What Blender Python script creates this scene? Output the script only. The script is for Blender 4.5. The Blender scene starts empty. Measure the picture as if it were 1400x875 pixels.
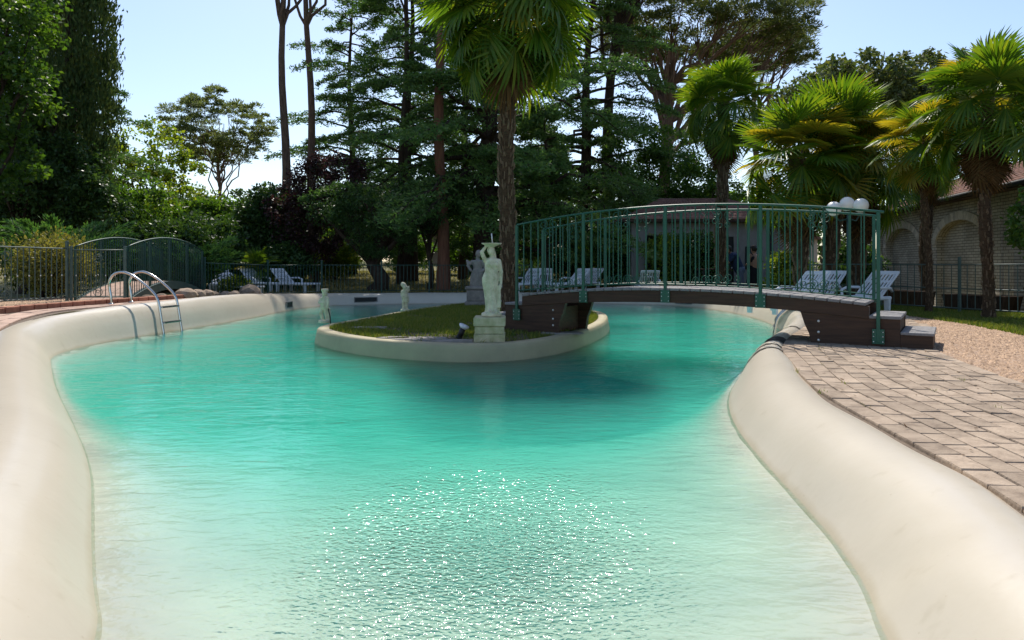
import bpy, bmesh, math, random
import numpy as np
from mathutils import Vector, Matrix
R = math.radians
random.seed(4); rng = np.random.default_rng(7)
S = bpy.context.scene
COL = S.collection

# ------------------------------------------------------------------ camera, sky, sun, exposure
F = 933.0; HOR = 362.0; EYE = 0.85                       # focal length and horizon in photo pixels, eye height in metres
cam = bpy.data.cameras.new('camera'); camo = bpy.data.objects.new('camera', cam); COL.objects.link(camo)
cam.sensor_width = 36; cam.lens = 36*F/1400; cam.shift_y = -(437.5-HOR)/1400
cam.clip_start = 0.05; cam.clip_end = 2000
camo.location = (0, 0, EYE); camo.rotation_euler = (R(90), 0, 0); S.camera = camo
SUN_EL, SUN_AZ = 53.5, -4.0                              # azimuth from +Y towards +X
W = bpy.data.worlds.new('World'); S.world = W; W.use_nodes = True
wn = W.node_tree.nodes; sky = wn.new('ShaderNodeTexSky'); sky.sky_type = 'NISHITA'; sky.sun_disc = False
sky.sun_elevation = R(SUN_EL); sky.sun_rotation = R(SUN_AZ); sky.air_density = 1.0; sky.dust_density = 0.9; sky.ozone_density = 1.6
W.node_tree.links.new(sky.outputs[0], wn['Background'].inputs[0]); wn['Background'].inputs[1].default_value = 0.10
sl = bpy.data.lights.new('sun', 'SUN'); sl.energy = 3.2; sl.angle = R(0.55); sl.color = (1.0, 0.94, 0.84)
so = bpy.data.objects.new('sun', sl); COL.objects.link(so)
sd = Vector((math.sin(R(SUN_AZ))*math.cos(R(SUN_EL)), math.cos(R(SUN_AZ))*math.cos(R(SUN_EL)), math.sin(R(SUN_EL))))
so.rotation_euler = sd.to_track_quat('Z', 'Y').to_euler(); so.location = sd*60
S.view_settings.view_transform = 'Standard'; S.view_settings.look = 'None'; S.view_settings.gamma = 1
S.view_settings.exposure = 0.82
S.render.engine = 'CYCLES'
cy = S.cycles; cy.use_denoising = True; cy.max_bounces = 8; cy.diffuse_bounces = 3; cy.glossy_bounces = 3
cy.transmission_bounces = 4; cy.transparent_max_bounces = 12; cy.volume_bounces = 2; cy.caustics_reflective = False; cy.caustics_refractive = False
cy.sample_clamp_indirect = 6; cy.use_adaptive_sampling = True; cy.adaptive_threshold = 0.015

def G(px, py, z=0.0):                                    # pixel to point on the level z
    d = F*(EYE-z)/(py-HOR); return Vector(((px-700)/F*d, d, z))
def Q(px, py, d): return Vector(((px-700)/F*d, d, EYE-(py-HOR)*d/F))   # pixel to point at a known distance

# ------------------------------------------------------------------ materials
def mk(name):
    m = bpy.data.materials.new(name); m.use_nodes = True; nt = m.node_tree
    return m, nt, nt.nodes, nt.links, nt.nodes['Principled BSDF']
def ramp(nd, ln, src, cols, pos=None):
    r = nd.new('ShaderNodeValToRGB'); e = r.color_ramp.elements
    while len(e) < len(cols): e.new(0.5)
    for i, c in enumerate(cols):
        e[i].position = pos[i] if pos else i/(len(cols)-1); e[i].color = (*c, 1)
    ln.new(src, r.inputs[0]); return r
def surf(name, c1, c2, scale=4, rough=.7, bump=.0, bscale=40, spec=.3, metallic=0, island=0.0, detail=6, coat=0, pos=None, stretch=None, c3=None):
    m, nt, nd, ln, b = mk(name)
    tc = nd.new('ShaderNodeTexCoord'); vec = tc.outputs['Object']
    if stretch:
        mp = nd.new('ShaderNodeMapping'); mp.inputs['Scale'].default_value = stretch; ln.new(vec, mp.inputs[0]); vec = mp.outputs[0]
    n = nd.new('ShaderNodeTexNoise'); n.inputs['Scale'].default_value = scale; n.inputs['Detail'].default_value = detail; n.inputs['Roughness'].default_value = .65
    ln.new(vec, n.inputs[0])
    cols = [c1, c2] if c3 is None else [c1, c3, c2]
    r = ramp(nd, ln, n.outputs[0], cols, pos or ([.3, .7] if c3 is None else [.3, .5, .7]))
    out = r.outputs[0]
    if island:
        g = nd.new('ShaderNodeNewGeometry'); hs = nd.new('ShaderNodeHueSaturation')
        mr = nd.new('ShaderNodeMapRange'); mr.inputs[3].default_value = 1-island; mr.inputs[4].default_value = 1+island
        oi = nd.new('ShaderNodeObjectInfo'); ad = nd.new('ShaderNodeMath'); ad.operation = 'ADD'; fr = nd.new('ShaderNodeMath'); fr.operation = 'FRACT'
        ln.new(g.outputs['Random Per Island'], ad.inputs[0]); ln.new(oi.outputs['Random'], ad.inputs[1]); ln.new(ad.outputs[0], fr.inputs[0])
        ln.new(fr.outputs[0], mr.inputs[0]); ln.new(mr.outputs[0], hs.inputs['Value']); ln.new(out, hs.inputs['Color']); out = hs.outputs[0]
    ln.new(out, b.inputs['Base Color'])
    b.inputs['Roughness'].default_value = rough; b.inputs['Specular IOR Level'].default_value = spec; b.inputs['Metallic'].default_value = metallic
    b.inputs['Coat Weight'].default_value = coat
    if bump:
        n2 = nd.new('ShaderNodeTexNoise'); n2.inputs['Scale'].default_value = bscale; n2.inputs['Detail'].default_value = 5
        ln.new(vec, n2.inputs[0]); bp = nd.new('ShaderNodeBump'); bp.inputs['Strength'].default_value = bump; bp.inputs['Distance'].default_value = .02
        ln.new(n2.outputs[0], bp.inputs['Height']); ln.new(bp.outputs[0], b.inputs['Normal'])
    return m
def leafmat(name, cols, trans=.45, rough=.5, tcol=(1.5, 1.6, .6), spec=.35):
    m, nt, nd, ln, b = mk(name)
    g = nd.new('ShaderNodeNewGeometry'); oi = nd.new('ShaderNodeObjectInfo')
    ad = nd.new('ShaderNodeMath'); ad.operation = 'ADD'; fr = nd.new('ShaderNodeMath'); fr.operation = 'FRACT'
    ln.new(g.outputs['Random Per Island'], ad.inputs[0]); ln.new(oi.outputs['Random'], ad.inputs[1]); ln.new(ad.outputs[0], fr.inputs[0])
    r = ramp(nd, ln, fr.outputs[0], cols)
    ln.new(r.outputs[0], b.inputs['Base Color']); b.inputs['Roughness'].default_value = rough; b.inputs['Specular IOR Level'].default_value = spec
    t = nd.new('ShaderNodeBsdfTranslucent'); mu = nd.new('ShaderNodeMix'); mu.data_type = 'RGBA'; mu.blend_type = 'MULTIPLY'; mu.inputs[0].default_value = 1
    ln.new(r.outputs[0], mu.inputs[6]); mu.inputs[7].default_value = (*tcol, 1); ln.new(mu.outputs[2], t.inputs[0])
    ms = nd.new('ShaderNodeMixShader'); ms.inputs[0].default_value = trans
    ln.new(b.outputs[0], ms.inputs[1]); ln.new(t.outputs[0], ms.inputs[2]); ln.new(ms.outputs[0], nd['Material Output'].inputs[0])
    return m
M = {}
M['coping'] = surf('cream_pool_paint', (.55, .49, .40), (.49, .435, .35), 1.3, .28, .06, 22, .5, pos=[.35, .75])
def stain(m):
    nt = m.node_tree; nd = nt.nodes; ln = nt.links; b = nd['Principled BSDF']; src = b.inputs['Base Color'].links[0].from_socket
    tc = nd.new('ShaderNodeTexCoord'); sx = nd.new('ShaderNodeSeparateXYZ'); ln.new(tc.outputs['Object'], sx.inputs[0])
    n1 = nd.new('ShaderNodeTexNoise'); n1.inputs['Scale'].default_value = 5; n1.inputs['Detail'].default_value = 6; ln.new(tc.outputs['Object'], n1.inputs[0])
    ma = nd.new('ShaderNodeMath'); ma.operation = 'MULTIPLY_ADD'; ln.new(n1.outputs[0], ma.inputs[0]); ma.inputs[1].default_value = .05; ln.new(sx.outputs[2], ma.inputs[2])   # height above the tide mark
    mr = nd.new('ShaderNodeMapRange'); mr.inputs[1].default_value = -.222; mr.inputs[2].default_value = -.195; mr.inputs[3].default_value = .55; mr.inputs[4].default_value = 0; ln.new(ma.outputs[0], mr.inputs[0])
    mx = nd.new('ShaderNodeMix'); mx.data_type = 'RGBA'; ln.new(mr.outputs[0], mx.inputs[0]); ln.new(src, mx.inputs[6]); mx.inputs[7].default_value = (.40, .33, .22, 1)
    mp = nd.new('ShaderNodeMapping'); mp.inputs['Scale'].default_value = (9, 9, 1.2); ln.new(tc.outputs['Object'], mp.inputs[0])
    n2 = nd.new('ShaderNodeTexNoise'); n2.inputs['Scale'].default_value = 1; n2.inputs['Detail'].default_value = 5; ln.new(mp.outputs[0], n2.inputs[0])
    rp = ramp(nd, ln, n2.outputs[0], [(1, 1, 1), (.99, .98, .96), (.74, .70, .62)], [.0, .62, .80])
    n3 = nd.new('ShaderNodeTexNoise'); n3.inputs['Scale'].default_value = 38; n3.inputs['Detail'].default_value = 2; ln.new(tc.outputs['Object'], n3.inputs[0]); r3 = ramp(nd, ln, n3.outputs[0], [(1, 1, 1), (.70, .62, .5)], [.74, .80])
    o = mx.outputs[2]
    for q in (rp, r3):
        mu = nd.new('ShaderNodeMix'); mu.data_type = 'RGBA'; mu.blend_type = 'MULTIPLY'; mu.inputs[0].default_value = .6; ln.new(o, mu.inputs[6]); ln.new(q.outputs[0], mu.inputs[7]); o = mu.outputs[2]
    ln.new(o, b.inputs['Base Color'])
stain(M['coping'])
M['islandwall'] = surf('tan_wall_paint', (.40, .345, .215), (.31, .275, .175), 2, .6)
M['basin'] = surf('pale_basin_paint', (.57, .52, .43), (.42, .39, .335), 1.3, .7, detail=8)
M['paver'] = surf('stone_paver', (.40, .315, .235), (.20, .15, .11), 9, .85, .35, 60, .2, island=.2, c3=(.33, .255, .19))
M['pinkpaver'] = surf('pink_paver', (.52, .37, .29), (.38, .26, .20), 7, .85, .25, 60, .2, island=.12)
M['joint'] = surf('joint_sand', (.20, .155, .115), (.11, .085, .065), 20, .95)
M['brick'] = surf('red_brick', (.42, .19, .12), (.28, .12, .08), 12, .85, .3, 60, .2, island=.2)
M['gravel'] = surf('gravel_bed', (.46, .33, .24), (.25, .17, .12), 30, .95, .5, 90)
M['pebble'] = surf('pebble', (.48, .33, .22), (.25, .165, .11), 25, .9, island=.35)
M['ground'] = surf('dry_lawn', (.14, .12, .045), (.26, .19, .10), .6, .95, .4, 30, c3=(.10, .10, .035))
M['soil'] = surf('dark_soil', (.10, .075, .05), (.055, .06, .025), 3, .95, .4, 40)  # dark brown and olive mottle
M['blade'] = leafmat('grass_blade', [(0.063, 0.111, 0.018), (0.126, 0.169, 0.026), (0.224, 0.202, 0.060)], .4, tcol=(1.6, 1.6, .6))
M['dryblade'] = leafmat('dry_grass_blade', [(.10, .11, .03), (.22, .19, .07), (.30, .25, .10)], .4, tcol=(1.3, 1.3, .7))
M['wood'] = surf('dark_stained_wood', (.082, .042, .024), (.032, .017, .011), 3, .6, .15, 30, .3, stretch=(1, 6, 14))
M['tread'] = surf('grey_tread', (.26, .25, .25), (.15, .14, .14), 6, .6, .2, 40, .4, stretch=(6, 1, 6))  # plain grey, streaked along the boards
M['green'] = surf('green_painted_metal', (.012, .105, .062), (.008, .075, .046), 5, .42, spec=.45)
M['dgreen'] = surf('dark_green_metal', (.012, .07, .05), (.02, .05, .045), 5, .45, spec=.45)
M['iron'] = surf('grey_green_iron', (.09, .13, .11), (.05, .085, .075), 8, .5, spec=.4)
M['steel'] = surf('polished_steel', (.62, .61, .58), (.5, .5, .48), 8, .16, spec=.5, metallic=1)
M['bolt'] = surf('zinc_bolt', (.75, .74, .70), (.6, .6, .57), 8, .35, metallic=.4)
M['marble'] = surf('mossy_marble', (.68, .62, .46), (.36, .35, .21), 11, .75, .35, 60, .25, pos=[.38, .72])
M['greystone'] = surf('grey_stone', (.30, .27, .25), (.17, .16, .145), 9, .9, .3, 40, .2)
M['ped'] = surf('mossy_pedestal', (.60, .54, .37), (.30, .29, .15), 8, .8, .3, 40, .2)
M['rock'] = surf('rock', (.36, .27, .20), (.17, .13, .10), 6, .9, .5, 12, .2, island=.25)
M['white'] = surf('white_plastic', (.74, .75, .78), (.64, .66, .70), 4, .4, spec=.4)
M['black'] = surf('black_rubber', (.02, .02, .022), (.035, .035, .035), 10, .5)
M['globe'] = surf('opal_globe', (.88, .84, .80), (.84, .80, .77), 3, .25, spec=.5)
M['bark'] = surf('dark_bark', (.085, .058, .042), (.035, .025, .02), 6, .95, .8, 22, .1, stretch=(3, 3, .6))
M['pinebark'] = surf('pine_bark', (.24, .15, .11), (.10, .065, .05), 4, .95, .8, 16, .1, stretch=(3, 3, .7))
M['redbark'] = surf('redwood_bark', (.26, .12, .075), (.12, .055, .04), 5, .95, .8, 16, .1, stretch=(4, 4, .4))
M['palmbark'] = surf('palm_fibre', (.11, .07, .042), (.04, .026, .017), 14, .95, .9, 40, .1, stretch=(1, 1, 2.2))
M['stub'] = surf('leaf_stub', (.22, .15, .09), (.09, .06, .038), 10, .9)
M['palm'] = leafmat('palm_frond_green', [(0.050, 0.115, 0.014), (0.086, 0.163, 0.019), (0.163, 0.214, 0.025)], .5, .42, (1.75, 1.6, .4), .4)
M['palmy'] = leafmat('palm_frond_yellow', [(0.208, 0.221, 0.024), (0.312, 0.260, 0.030), (0.156, 0.195, 0.024)], .55, .4, (1.7, 1.4, .4), .5)
M['palmd'] = leafmat('palm_frond_dead', [(.10, .06, .028), (.16, .095, .04), (.07, .042, .02)], .35, .8, (1.4, 1.1, .7), .1)
M['cedar'] = leafmat('cedar_needles', [(0.061, 0.111, 0.031), (0.096, 0.163, 0.045), (0.153, 0.221, 0.055)], .35, .6, (1.1, 1.4, .8))
M['cypress'] = leafmat('cypress_scales', [(0.043, 0.077, 0.027), (0.081, 0.122, 0.039), (0.121, 0.148, 0.039)], .2, .7, (1.2, 1.2, .6), .15)
M['pine'] = leafmat('pine_needles', [(0.054, 0.084, 0.032), (0.090, 0.121, 0.043), (0.154, 0.161, 0.054)], .35, .6, (1.4, 1.4, .6))
M['pine_hazed'] = leafmat('hazed_pine_needles', [(.075, .10, .045), (.11, .14, .06), (.15, .17, .07)], .5, .6, (1.5, 1.5, .8))  # haze and backlight on the distant crown, put into a paler needle colour
M['leaf_mid'] = leafmat('broad_leaf', [(0.037, 0.083, 0.016), (0.060, 0.120, 0.021), (0.102, 0.165, 0.026)], .45, .45, (1.8, 1.9, .6))
M['leaf_light'] = leafmat('light_leaf', [(0.075, 0.140, 0.019), (0.128, 0.196, 0.026), (0.210, 0.238, 0.034)], .5, .45, (1.8, 1.7, .5))
M['leaf_dark'] = leafmat('dark_leaf', [(0.029, 0.066, 0.020), (0.047, 0.099, 0.025), (0.077, 0.134, 0.033)], .3, .45, (1.5, 1.5, .6))
M['leaf_purple'] = leafmat('purple_leaf', [(0.042, 0.018, 0.022), (0.068, 0.027, 0.028), (0.033, 0.039, 0.020)], .35, .45, (1.5, 1.1, 1.0))
M['leaf_olive'] = leafmat('olive_shrub_leaf', [(0.130, 0.130, 0.036), (0.221, 0.208, 0.054), (0.091, 0.104, 0.030)], .45, .5, (1.5, 1.4, .6))
M['juniper'] = leafmat('juniper_scales', [(0.045, 0.112, 0.034), (0.075, 0.154, 0.042), (0.120, 0.203, 0.054)], .35, .6, (1.4, 1.6, .7))
M['flower'] = leafmat('oleander_flower', [(.6, .35, .38), (.65, .6, .56), (.5, .25, .30)], .4, .6, (1.1, 1, 1))
M['tile'] = surf('roof_tile', (.26, .125, .09), (.14, .075, .06), 5, .85, .3, 30, island=.2)
M['plaster'] = surf('grey_plaster', (.30, .285, .27), (.23, .215, .20), 3, .9, .2, 30)
M['dark'] = surf('dark_paint_and_shade', (.018, .02, .02), (.03, .03, .03), 4, .6)  # dark paint, also the painted shade inside porch and skimmer slots
M['glass'] = surf('window_glass', (.05, .07, .08), (.04, .05, .06), 2, .08, spec=.7)
M['farwall'] = surf('far_wall', (.55, .42, .34), (.45, .34, .28), 3, .9)
M['skin'] = surf('skin', (.42, .24, .16), (.36, .20, .13), 8, .55)
M['hair'] = surf('hair', (.02, .014, .01), (.035, .024, .016), 30, .6)
M['navy'] = surf('navy_cloth', (.022, .04, .09), (.015, .028, .065), 12, .85)
M['denim'] = surf('denim', (.13, .16, .22), (.09, .115, .17), 14, .9)
M['blackcloth'] = surf('black_cloth', (.008, .008, .01), (.014, .013, .015), 14, .8)
M['hill'] = leafmat('hill_foliage', [(.05, .08, .03), (.07, .10, .035), (.10, .13, .045)], .3, .8)
def brickwall():
    m, nt, nd, ln, b = mk('brick_wall')
    tc = nd.new('ShaderNodeTexCoord'); br = nd.new('ShaderNodeTexBrick'); ln.new(tc.outputs['UV'], br.inputs[0])
    br.inputs['Scale'].default_value = 1; br.inputs['Brick Width'].default_value = .26; br.inputs['Row Height'].default_value = .075; br.inputs['Mortar Size'].default_value = .009
    br.inputs['Color1'].default_value = (.62, .56, .47, 1); br.inputs['Color2'].default_value = (.48, .42, .34, 1); br.inputs['Mortar'].default_value = (.19, .165, .14, 1)
    n = nd.new('ShaderNodeTexNoise'); n.inputs['Scale'].default_value = 1.2; n.inputs['Detail'].default_value = 7; ln.new(tc.outputs['UV'], n.inputs[0])
    r = ramp(nd, ln, n.outputs[0], [(.62, .6, .58), (1.1, 1.08, 1.05)], [.3, .72])
    mu = nd.new('ShaderNodeMix'); mu.data_type = 'RGBA'; mu.blend_type = 'MULTIPLY'; mu.inputs[0].default_value = 1
    ln.new(br.outputs[0], mu.inputs[6]); ln.new(r.outputs[0], mu.inputs[7]); ln.new(mu.outputs[2], b.inputs['Base Color'])
    bp = nd.new('ShaderNodeBump'); bp.invert = True; bp.inputs['Strength'].default_value = .8; bp.inputs['Distance'].default_value = .012
    ln.new(br.outputs['Fac'], bp.inputs['Height']); ln.new(bp.outputs[0], b.inputs['Normal']); b.inputs['Roughness'].default_value = .9
    return m
M['brickwall'] = brickwall()
M['archbrick'] = surf('arch_brick', (.66, .58, .48), (.48, .41, .33), 9, .9, .3, 50, .2, island=.18)
def watermat():
    m, nt, nd, ln, b = mk('pool_water'); nd.remove(b)
    tc = nd.new('ShaderNodeTexCoord')
    def noise(sc, det, st, dist, rot=0):
        mp = nd.new('ShaderNodeMapping'); mp.inputs['Scale'].default_value = st; mp.inputs['Rotation'].default_value = (0, 0, R(rot)); ln.new(tc.outputs['Object'], mp.inputs[0])
        n = nd.new('ShaderNodeTexNoise'); n.inputs['Scale'].default_value = sc; n.inputs['Detail'].default_value = det; n.inputs['Distortion'].default_value = dist; ln.new(mp.outputs[0], n.inputs[0]); return n.outputs[0]
    def mul(a, k):
        x = nd.new('ShaderNodeMath'); x.operation = 'MULTIPLY'; ln.new(a, x.inputs[0]); x.inputs[1].default_value = k; return x.outputs[0]
    def add(a, c):
        x = nd.new('ShaderNodeMath'); x.operation = 'ADD'; ln.new(a, x.inputs[0]); ln.new(c, x.inputs[1]); return x.outputs[0]
    gm = nd.new('ShaderNodeMapping'); gm.vector_type = 'TEXTURE'; gm.inputs['Location'].default_value = (-.12, 2.75, -.25); gm.inputs['Scale'].default_value = (1.25, 1.6, 1); ln.new(tc.outputs['Object'], gm.inputs[0])
    gs = nd.new('ShaderNodeTexGradient'); gs.gradient_type = 'QUADRATIC_SPHERE'; ln.new(gm.outputs[0], gs.inputs[0])
    patch = add(mul(noise(1.1, 2, (1, 1, 1), .2), .35), mul(gs.outputs[0], 4.9))          # ripple patches, with one steeper spot added to gather sun glints
    fine = nd.new('ShaderNodeMath'); fine.operation = 'MULTIPLY'; ln.new(patch, fine.inputs[0]); ln.new(noise(36, 1, (1, 1.2, 1), .2, 25), fine.inputs[1])
    h = add(add(mul(noise(1.2, 1, (1, 1.4, 1), .3, 18), .55), mul(noise(6, 2, (1, 2.3, 1), .4, -10), .25)), mul(fine.outputs[0], .20))
    bp = nd.new('ShaderNodeBump'); bp.inputs['Strength'].default_value = 1.0; bp.inputs['Distance'].default_value = .034; ln.new(h, bp.inputs['Height'])
    fr = nd.new('ShaderNodeFresnel'); fr.inputs['IOR'].default_value = 1.333; ln.new(bp.outputs[0], fr.inputs['Normal'])
    gl = nd.new('ShaderNodeBsdfGlossy'); gl.inputs['Roughness'].default_value = .07; ln.new(bp.outputs[0], gl.inputs['Normal'])
    tr = nd.new('ShaderNodeBsdfTransparent'); tr.inputs[0].default_value = (.98, 1, 1, 1)
    ms = nd.new('ShaderNodeMixShader'); ln.new(fr.outputs[0], ms.inputs[0]); ln.new(tr.outputs[0], ms.inputs[1]); ln.new(gl.outputs[0], ms.inputs[2])
    ln.new(ms.outputs[0], nd['Material Output'].inputs[0])
    va = nd.new('ShaderNodeVolumeAbsorption'); va.inputs['Color'].default_value = (.11, .90, .81, 1); va.inputs['Density'].default_value = 1.6
    vs = nd.new('ShaderNodeVolumeScatter'); vs.inputs['Color'].default_value = (.22, .88, .78, 1); vs.inputs['Density'].default_value = .95
    ad = nd.new('ShaderNodeAddShader'); ln.new(va.outputs[0], ad.inputs[0]); ln.new(vs.outputs[0], ad.inputs[1])
    ln.new(ad.outputs[0], nd['Material Output'].inputs['Volume'])
    return m
M['water'] = watermat()

# ------------------------------------------------------------------ helpers
def tag(o, label=None, cat=None, group=None, kind=None):
    if label: o['label'] = label
    if cat: o['category'] = cat
    if group: o['group'] = group
    if kind: o['kind'] = kind
    return o
def link(name, me, mat=None, parent=None):
    o = bpy.data.objects.new(name, me); COL.objects.link(o)
    if mat is not None and not me.materials: me.materials.append(M[mat] if isinstance(mat, str) else mat)
    if parent: o.parent = parent
    return o
def empty(name, loc=(0, 0, 0), rz=0):
    o = bpy.data.objects.new(name, None); COL.objects.link(o); o.location = loc; o.rotation_euler = (0, 0, rz); o.empty_display_size = .1; return o
def copy_tree(o, parent=None):
    c = o.copy(); COL.objects.link(c); c.parent = parent
    for ch in o.children: copy_tree(ch, c)
    return c
class MB:
    def __init__(s): s.v = []; s.f = []; s.uv = None
    def add(s, vs, fs):
        n = len(s.v); s.v += [tuple(v) for v in vs]; s.f += [tuple(i+n for i in f) for f in fs]; return s
    def box(s, x0, x1, y0, y1, z0, z1, bv=0.0):
        if bv:
            bm = bmesh.new(); bmesh.ops.create_cube(bm, size=1)
            for v in bm.verts: v.co = Vector(((x0+x1)/2+v.co.x*(x1-x0), (y0+y1)/2+v.co.y*(y1-y0), (z0+z1)/2+v.co.z*(z1-z0)))
            bmesh.ops.bevel(bm, geom=bm.edges[:], offset=bv, segments=1, affect='EDGES'); bm.verts.index_update()
            s.add([v.co[:] for v in bm.verts], [[v.index for v in f.verts] for f in bm.faces]); bm.free(); return s
        return s.add([(x0, y0, z0), (x1, y0, z0), (x1, y1, z0), (x0, y1, z0), (x0, y0, z1), (x1, y0, z1), (x1, y1, z1), (x0, y1, z1)],
                     [(0, 3, 2, 1), (4, 5, 6, 7), (0, 1, 5, 4), (1, 2, 6, 5), (2, 3, 7, 6), (3, 0, 4, 7)])
    def tube(s, pts, rad, n=8, cap=True, ref=None):
        pts = [Vector(p) for p in pts]; rad = rad if hasattr(rad, '__len__') else [rad]*len(pts); base = len(s.v); prev = None
        for i, p in enumerate(pts):
            t = (pts[min(i+1, len(pts)-1)]-pts[max(i-1, 0)]); t = t.normalized() if t.length > 1e-9 else Vector((0, 0, 1))
            if prev is None:
                a = Vector((1, 0, 0)) if abs(t.x) < .8 else Vector((0, 1, 0)); u = t.cross(a).normalized()
            else: u = (prev-t*prev.dot(t)).normalized()
            prev = u; w = t.cross(u)
            for k in range(n):
                an = 2*math.pi*k/n; s.v.append(tuple(p+(u*math.cos(an)+w*math.sin(an))*rad[i]))
        for i in range(len(pts)-1):
            for k in range(n):
                a = base+i*n+k; b2 = base+i*n+(k+1) % n; s.f.append((a, b2, b2+n, a+n))
        if cap:
            s.f.append(tuple(base+k for k in range(n))[::-1]); s.f.append(tuple(base+(len(pts)-1)*n+k for k in range(n)))
        return s
    def prism(s, poly, y0, y1):                          # polygon in x,z extruded along y
        n = len(poly); v = [(x, y0, z) for x, z in poly]+[(x, y1, z) for x, z in poly]
        return s.add(v, [tuple(range(n)), tuple(range(2*n-1, n-1, -1))]+[(i, i+n, (i+1) % n+n, (i+1) % n) for i in range(n)])
    def lathe(s, prof, n=20, c=(0, 0, 0)):
        b0 = len(s.v)
        for r, z in prof:
            for k in range(n): a = 2*math.pi*k/n; s.v.append((c[0]+r*math.cos(a), c[1]+r*math.sin(a), c[2]+z))
        for i in range(len(prof)-1):
            for k in range(n): a = b0+i*n+k; b2 = b0+i*n+(k+1) % n; s.f.append((a, b2, b2+n, a+n))
        s.f.append(tuple(b0+k for k in range(n))[::-1]); s.f.append(tuple(b0+(len(prof)-1)*n+k for k in range(n))); return s
    def ball(s, c, r, n=14, m=9, sq=(1, 1, 1)):
        b0 = len(s.v)
        for i in range(m+1):
            th = math.pi*(i+.001)/(m+.002)
            for k in range(n):
                a = 2*math.pi*k/n; s.v.append((c[0]+r*sq[0]*math.sin(th)*math.cos(a), c[1]+r*sq[1]*math.sin(th)*math.sin(a), c[2]+r*sq[2]*math.cos(th)))
        for i in range(m):
            for k in range(n): a = b0+i*n+k; b2 = b0+i*n+(k+1) % n; s.f.append((a, a+n, b2+n, b2))
        s.f.append(tuple(b0+k for k in range(n))); s.f.append(tuple(b0+m*n+k for k in range(n))[::-1]); return s
    def mesh(s, name, smooth=False):
        me = bpy.data.meshes.new(name); me.from_pydata(s.v, [], s.f); me.update()
        if smooth: me.polygons.foreach_set('use_smooth', [True]*len(me.polygons))
        return me
    def build(s, name, mat, parent=None, smooth=False, loc=None):
        o = link(name, s.mesh(name, smooth), mat, parent)
        if loc is not None: o.location = loc
        return o
def npmesh(name, V, Fq, smooth=False):                   # quads from numpy
    me = bpy.data.meshes.new(name); n = len(Fq); k = Fq.shape[1]
    me.vertices.add(len(V)); me.vertices.foreach_set('co', np.ascontiguousarray(V, np.float32).ravel())
    me.loops.add(n*k); me.loops.foreach_set('vertex_index', np.ascontiguousarray(Fq, np.int32).ravel())
    me.polygons.add(n); me.polygons.foreach_set('loop_start', np.arange(0, n*k, k, dtype=np.int32)); me.polygons.foreach_set('loop_total', np.full(n, k, np.int32))
    if smooth: me.polygons.foreach_set('use_smooth', np.ones(n, bool))
    me.update(calc_edges=True); return me
def unit(a): return a/np.maximum(np.linalg.norm(a, axis=1, keepdims=True), 1e-9)
def leaves(name, C, D, L, Wd, fold=0.0):                 # rhombic leaves: centres, directions, lengths, widths
    n = len(C); D = unit(D); r = rng.normal(size=(n, 3)); U = unit(np.cross(D, r)); L = np.broadcast_to(L, n)[:, None]; Wd = np.broadcast_to(Wd, n)[:, None]
    V = np.empty((n, 4, 3)); V[:, 0] = C-D*L*.5; V[:, 1] = C+U*Wd*.5+D*L*.05; V[:, 2] = C+D*L*.5; V[:, 3] = C-U*Wd*.5+D*L*.05
    return npmesh(name, V.reshape(-1, 3), np.arange(n*4).reshape(n, 4))
def sph(n): return unit(rng.normal(size=(n, 3)))
def sstep(a, b, x): t = np.clip((x-a)/(b-a), 0, 1); return t*t*(3-2*t)
def chaikin(P, it=3, closed=True):
    P = np.array(P, float)
    for _ in range(it):
        Nx = np.roll(P, -1, 0) if closed else P[1:]
        A = P if closed else P[:-1]
        q = .75*A+.25*Nx; r = .25*A+.75*Nx; o = np.empty((2*len(q), P.shape[1])); o[0::2] = q; o[1::2] = r
        if not closed: o = np.vstack([P[:1], o, P[-1:]])
        P = o
    return P
def inside(poly, X, Y):
    r = np.zeros(X.shape, bool); n = len(poly)
    for i in range(n):
        x0, y0 = poly[i][:2]; x1, y1 = poly[(i+1) % n][:2]
        if y0 == y1: continue
        c = ((y0 > Y) != (y1 > Y)) & (X < (x1-x0)*(Y-y0)/(y1-y0)+x0); r ^= c
    return r
def polydist(poly, X, Y):
    d = np.full(X.shape, 1e9)
    for i in range(len(poly)):
        a = poly[i][:2]; b = poly[(i+1) % len(poly)][:2]; ab = b-a
        t = np.clip(((X-a[0])*ab[0]+(Y-a[1])*ab[1])/max(ab@ab, 1e-12), 0, 1)
        d = np.minimum(d, np.hypot(X-a[0]-t*ab[0], Y-a[1]-t*ab[1]))
    return d

# ------------------------------------------------------------------ ground height
def H(x, y):
    x = np.asarray(x, float); y = np.asarray(y, float)
    h = .19*sstep(-4.9, -6.0, x)*sstep(6.6, 9.6, y)*(1-sstep(13.5, 17.5, y))
    h = h-.33*sstep(7.6, 9.6, x)*sstep(11, 15, y)*(1-sstep(22, 30, y))
    h = h-.16*sstep(3.5, 5, x)*sstep(16, 20, y)*(1-sstep(24, 30, y))
    h = h+.45*sstep(24, 36, y)+.8*sstep(36, 80, y)
    return h
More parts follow.
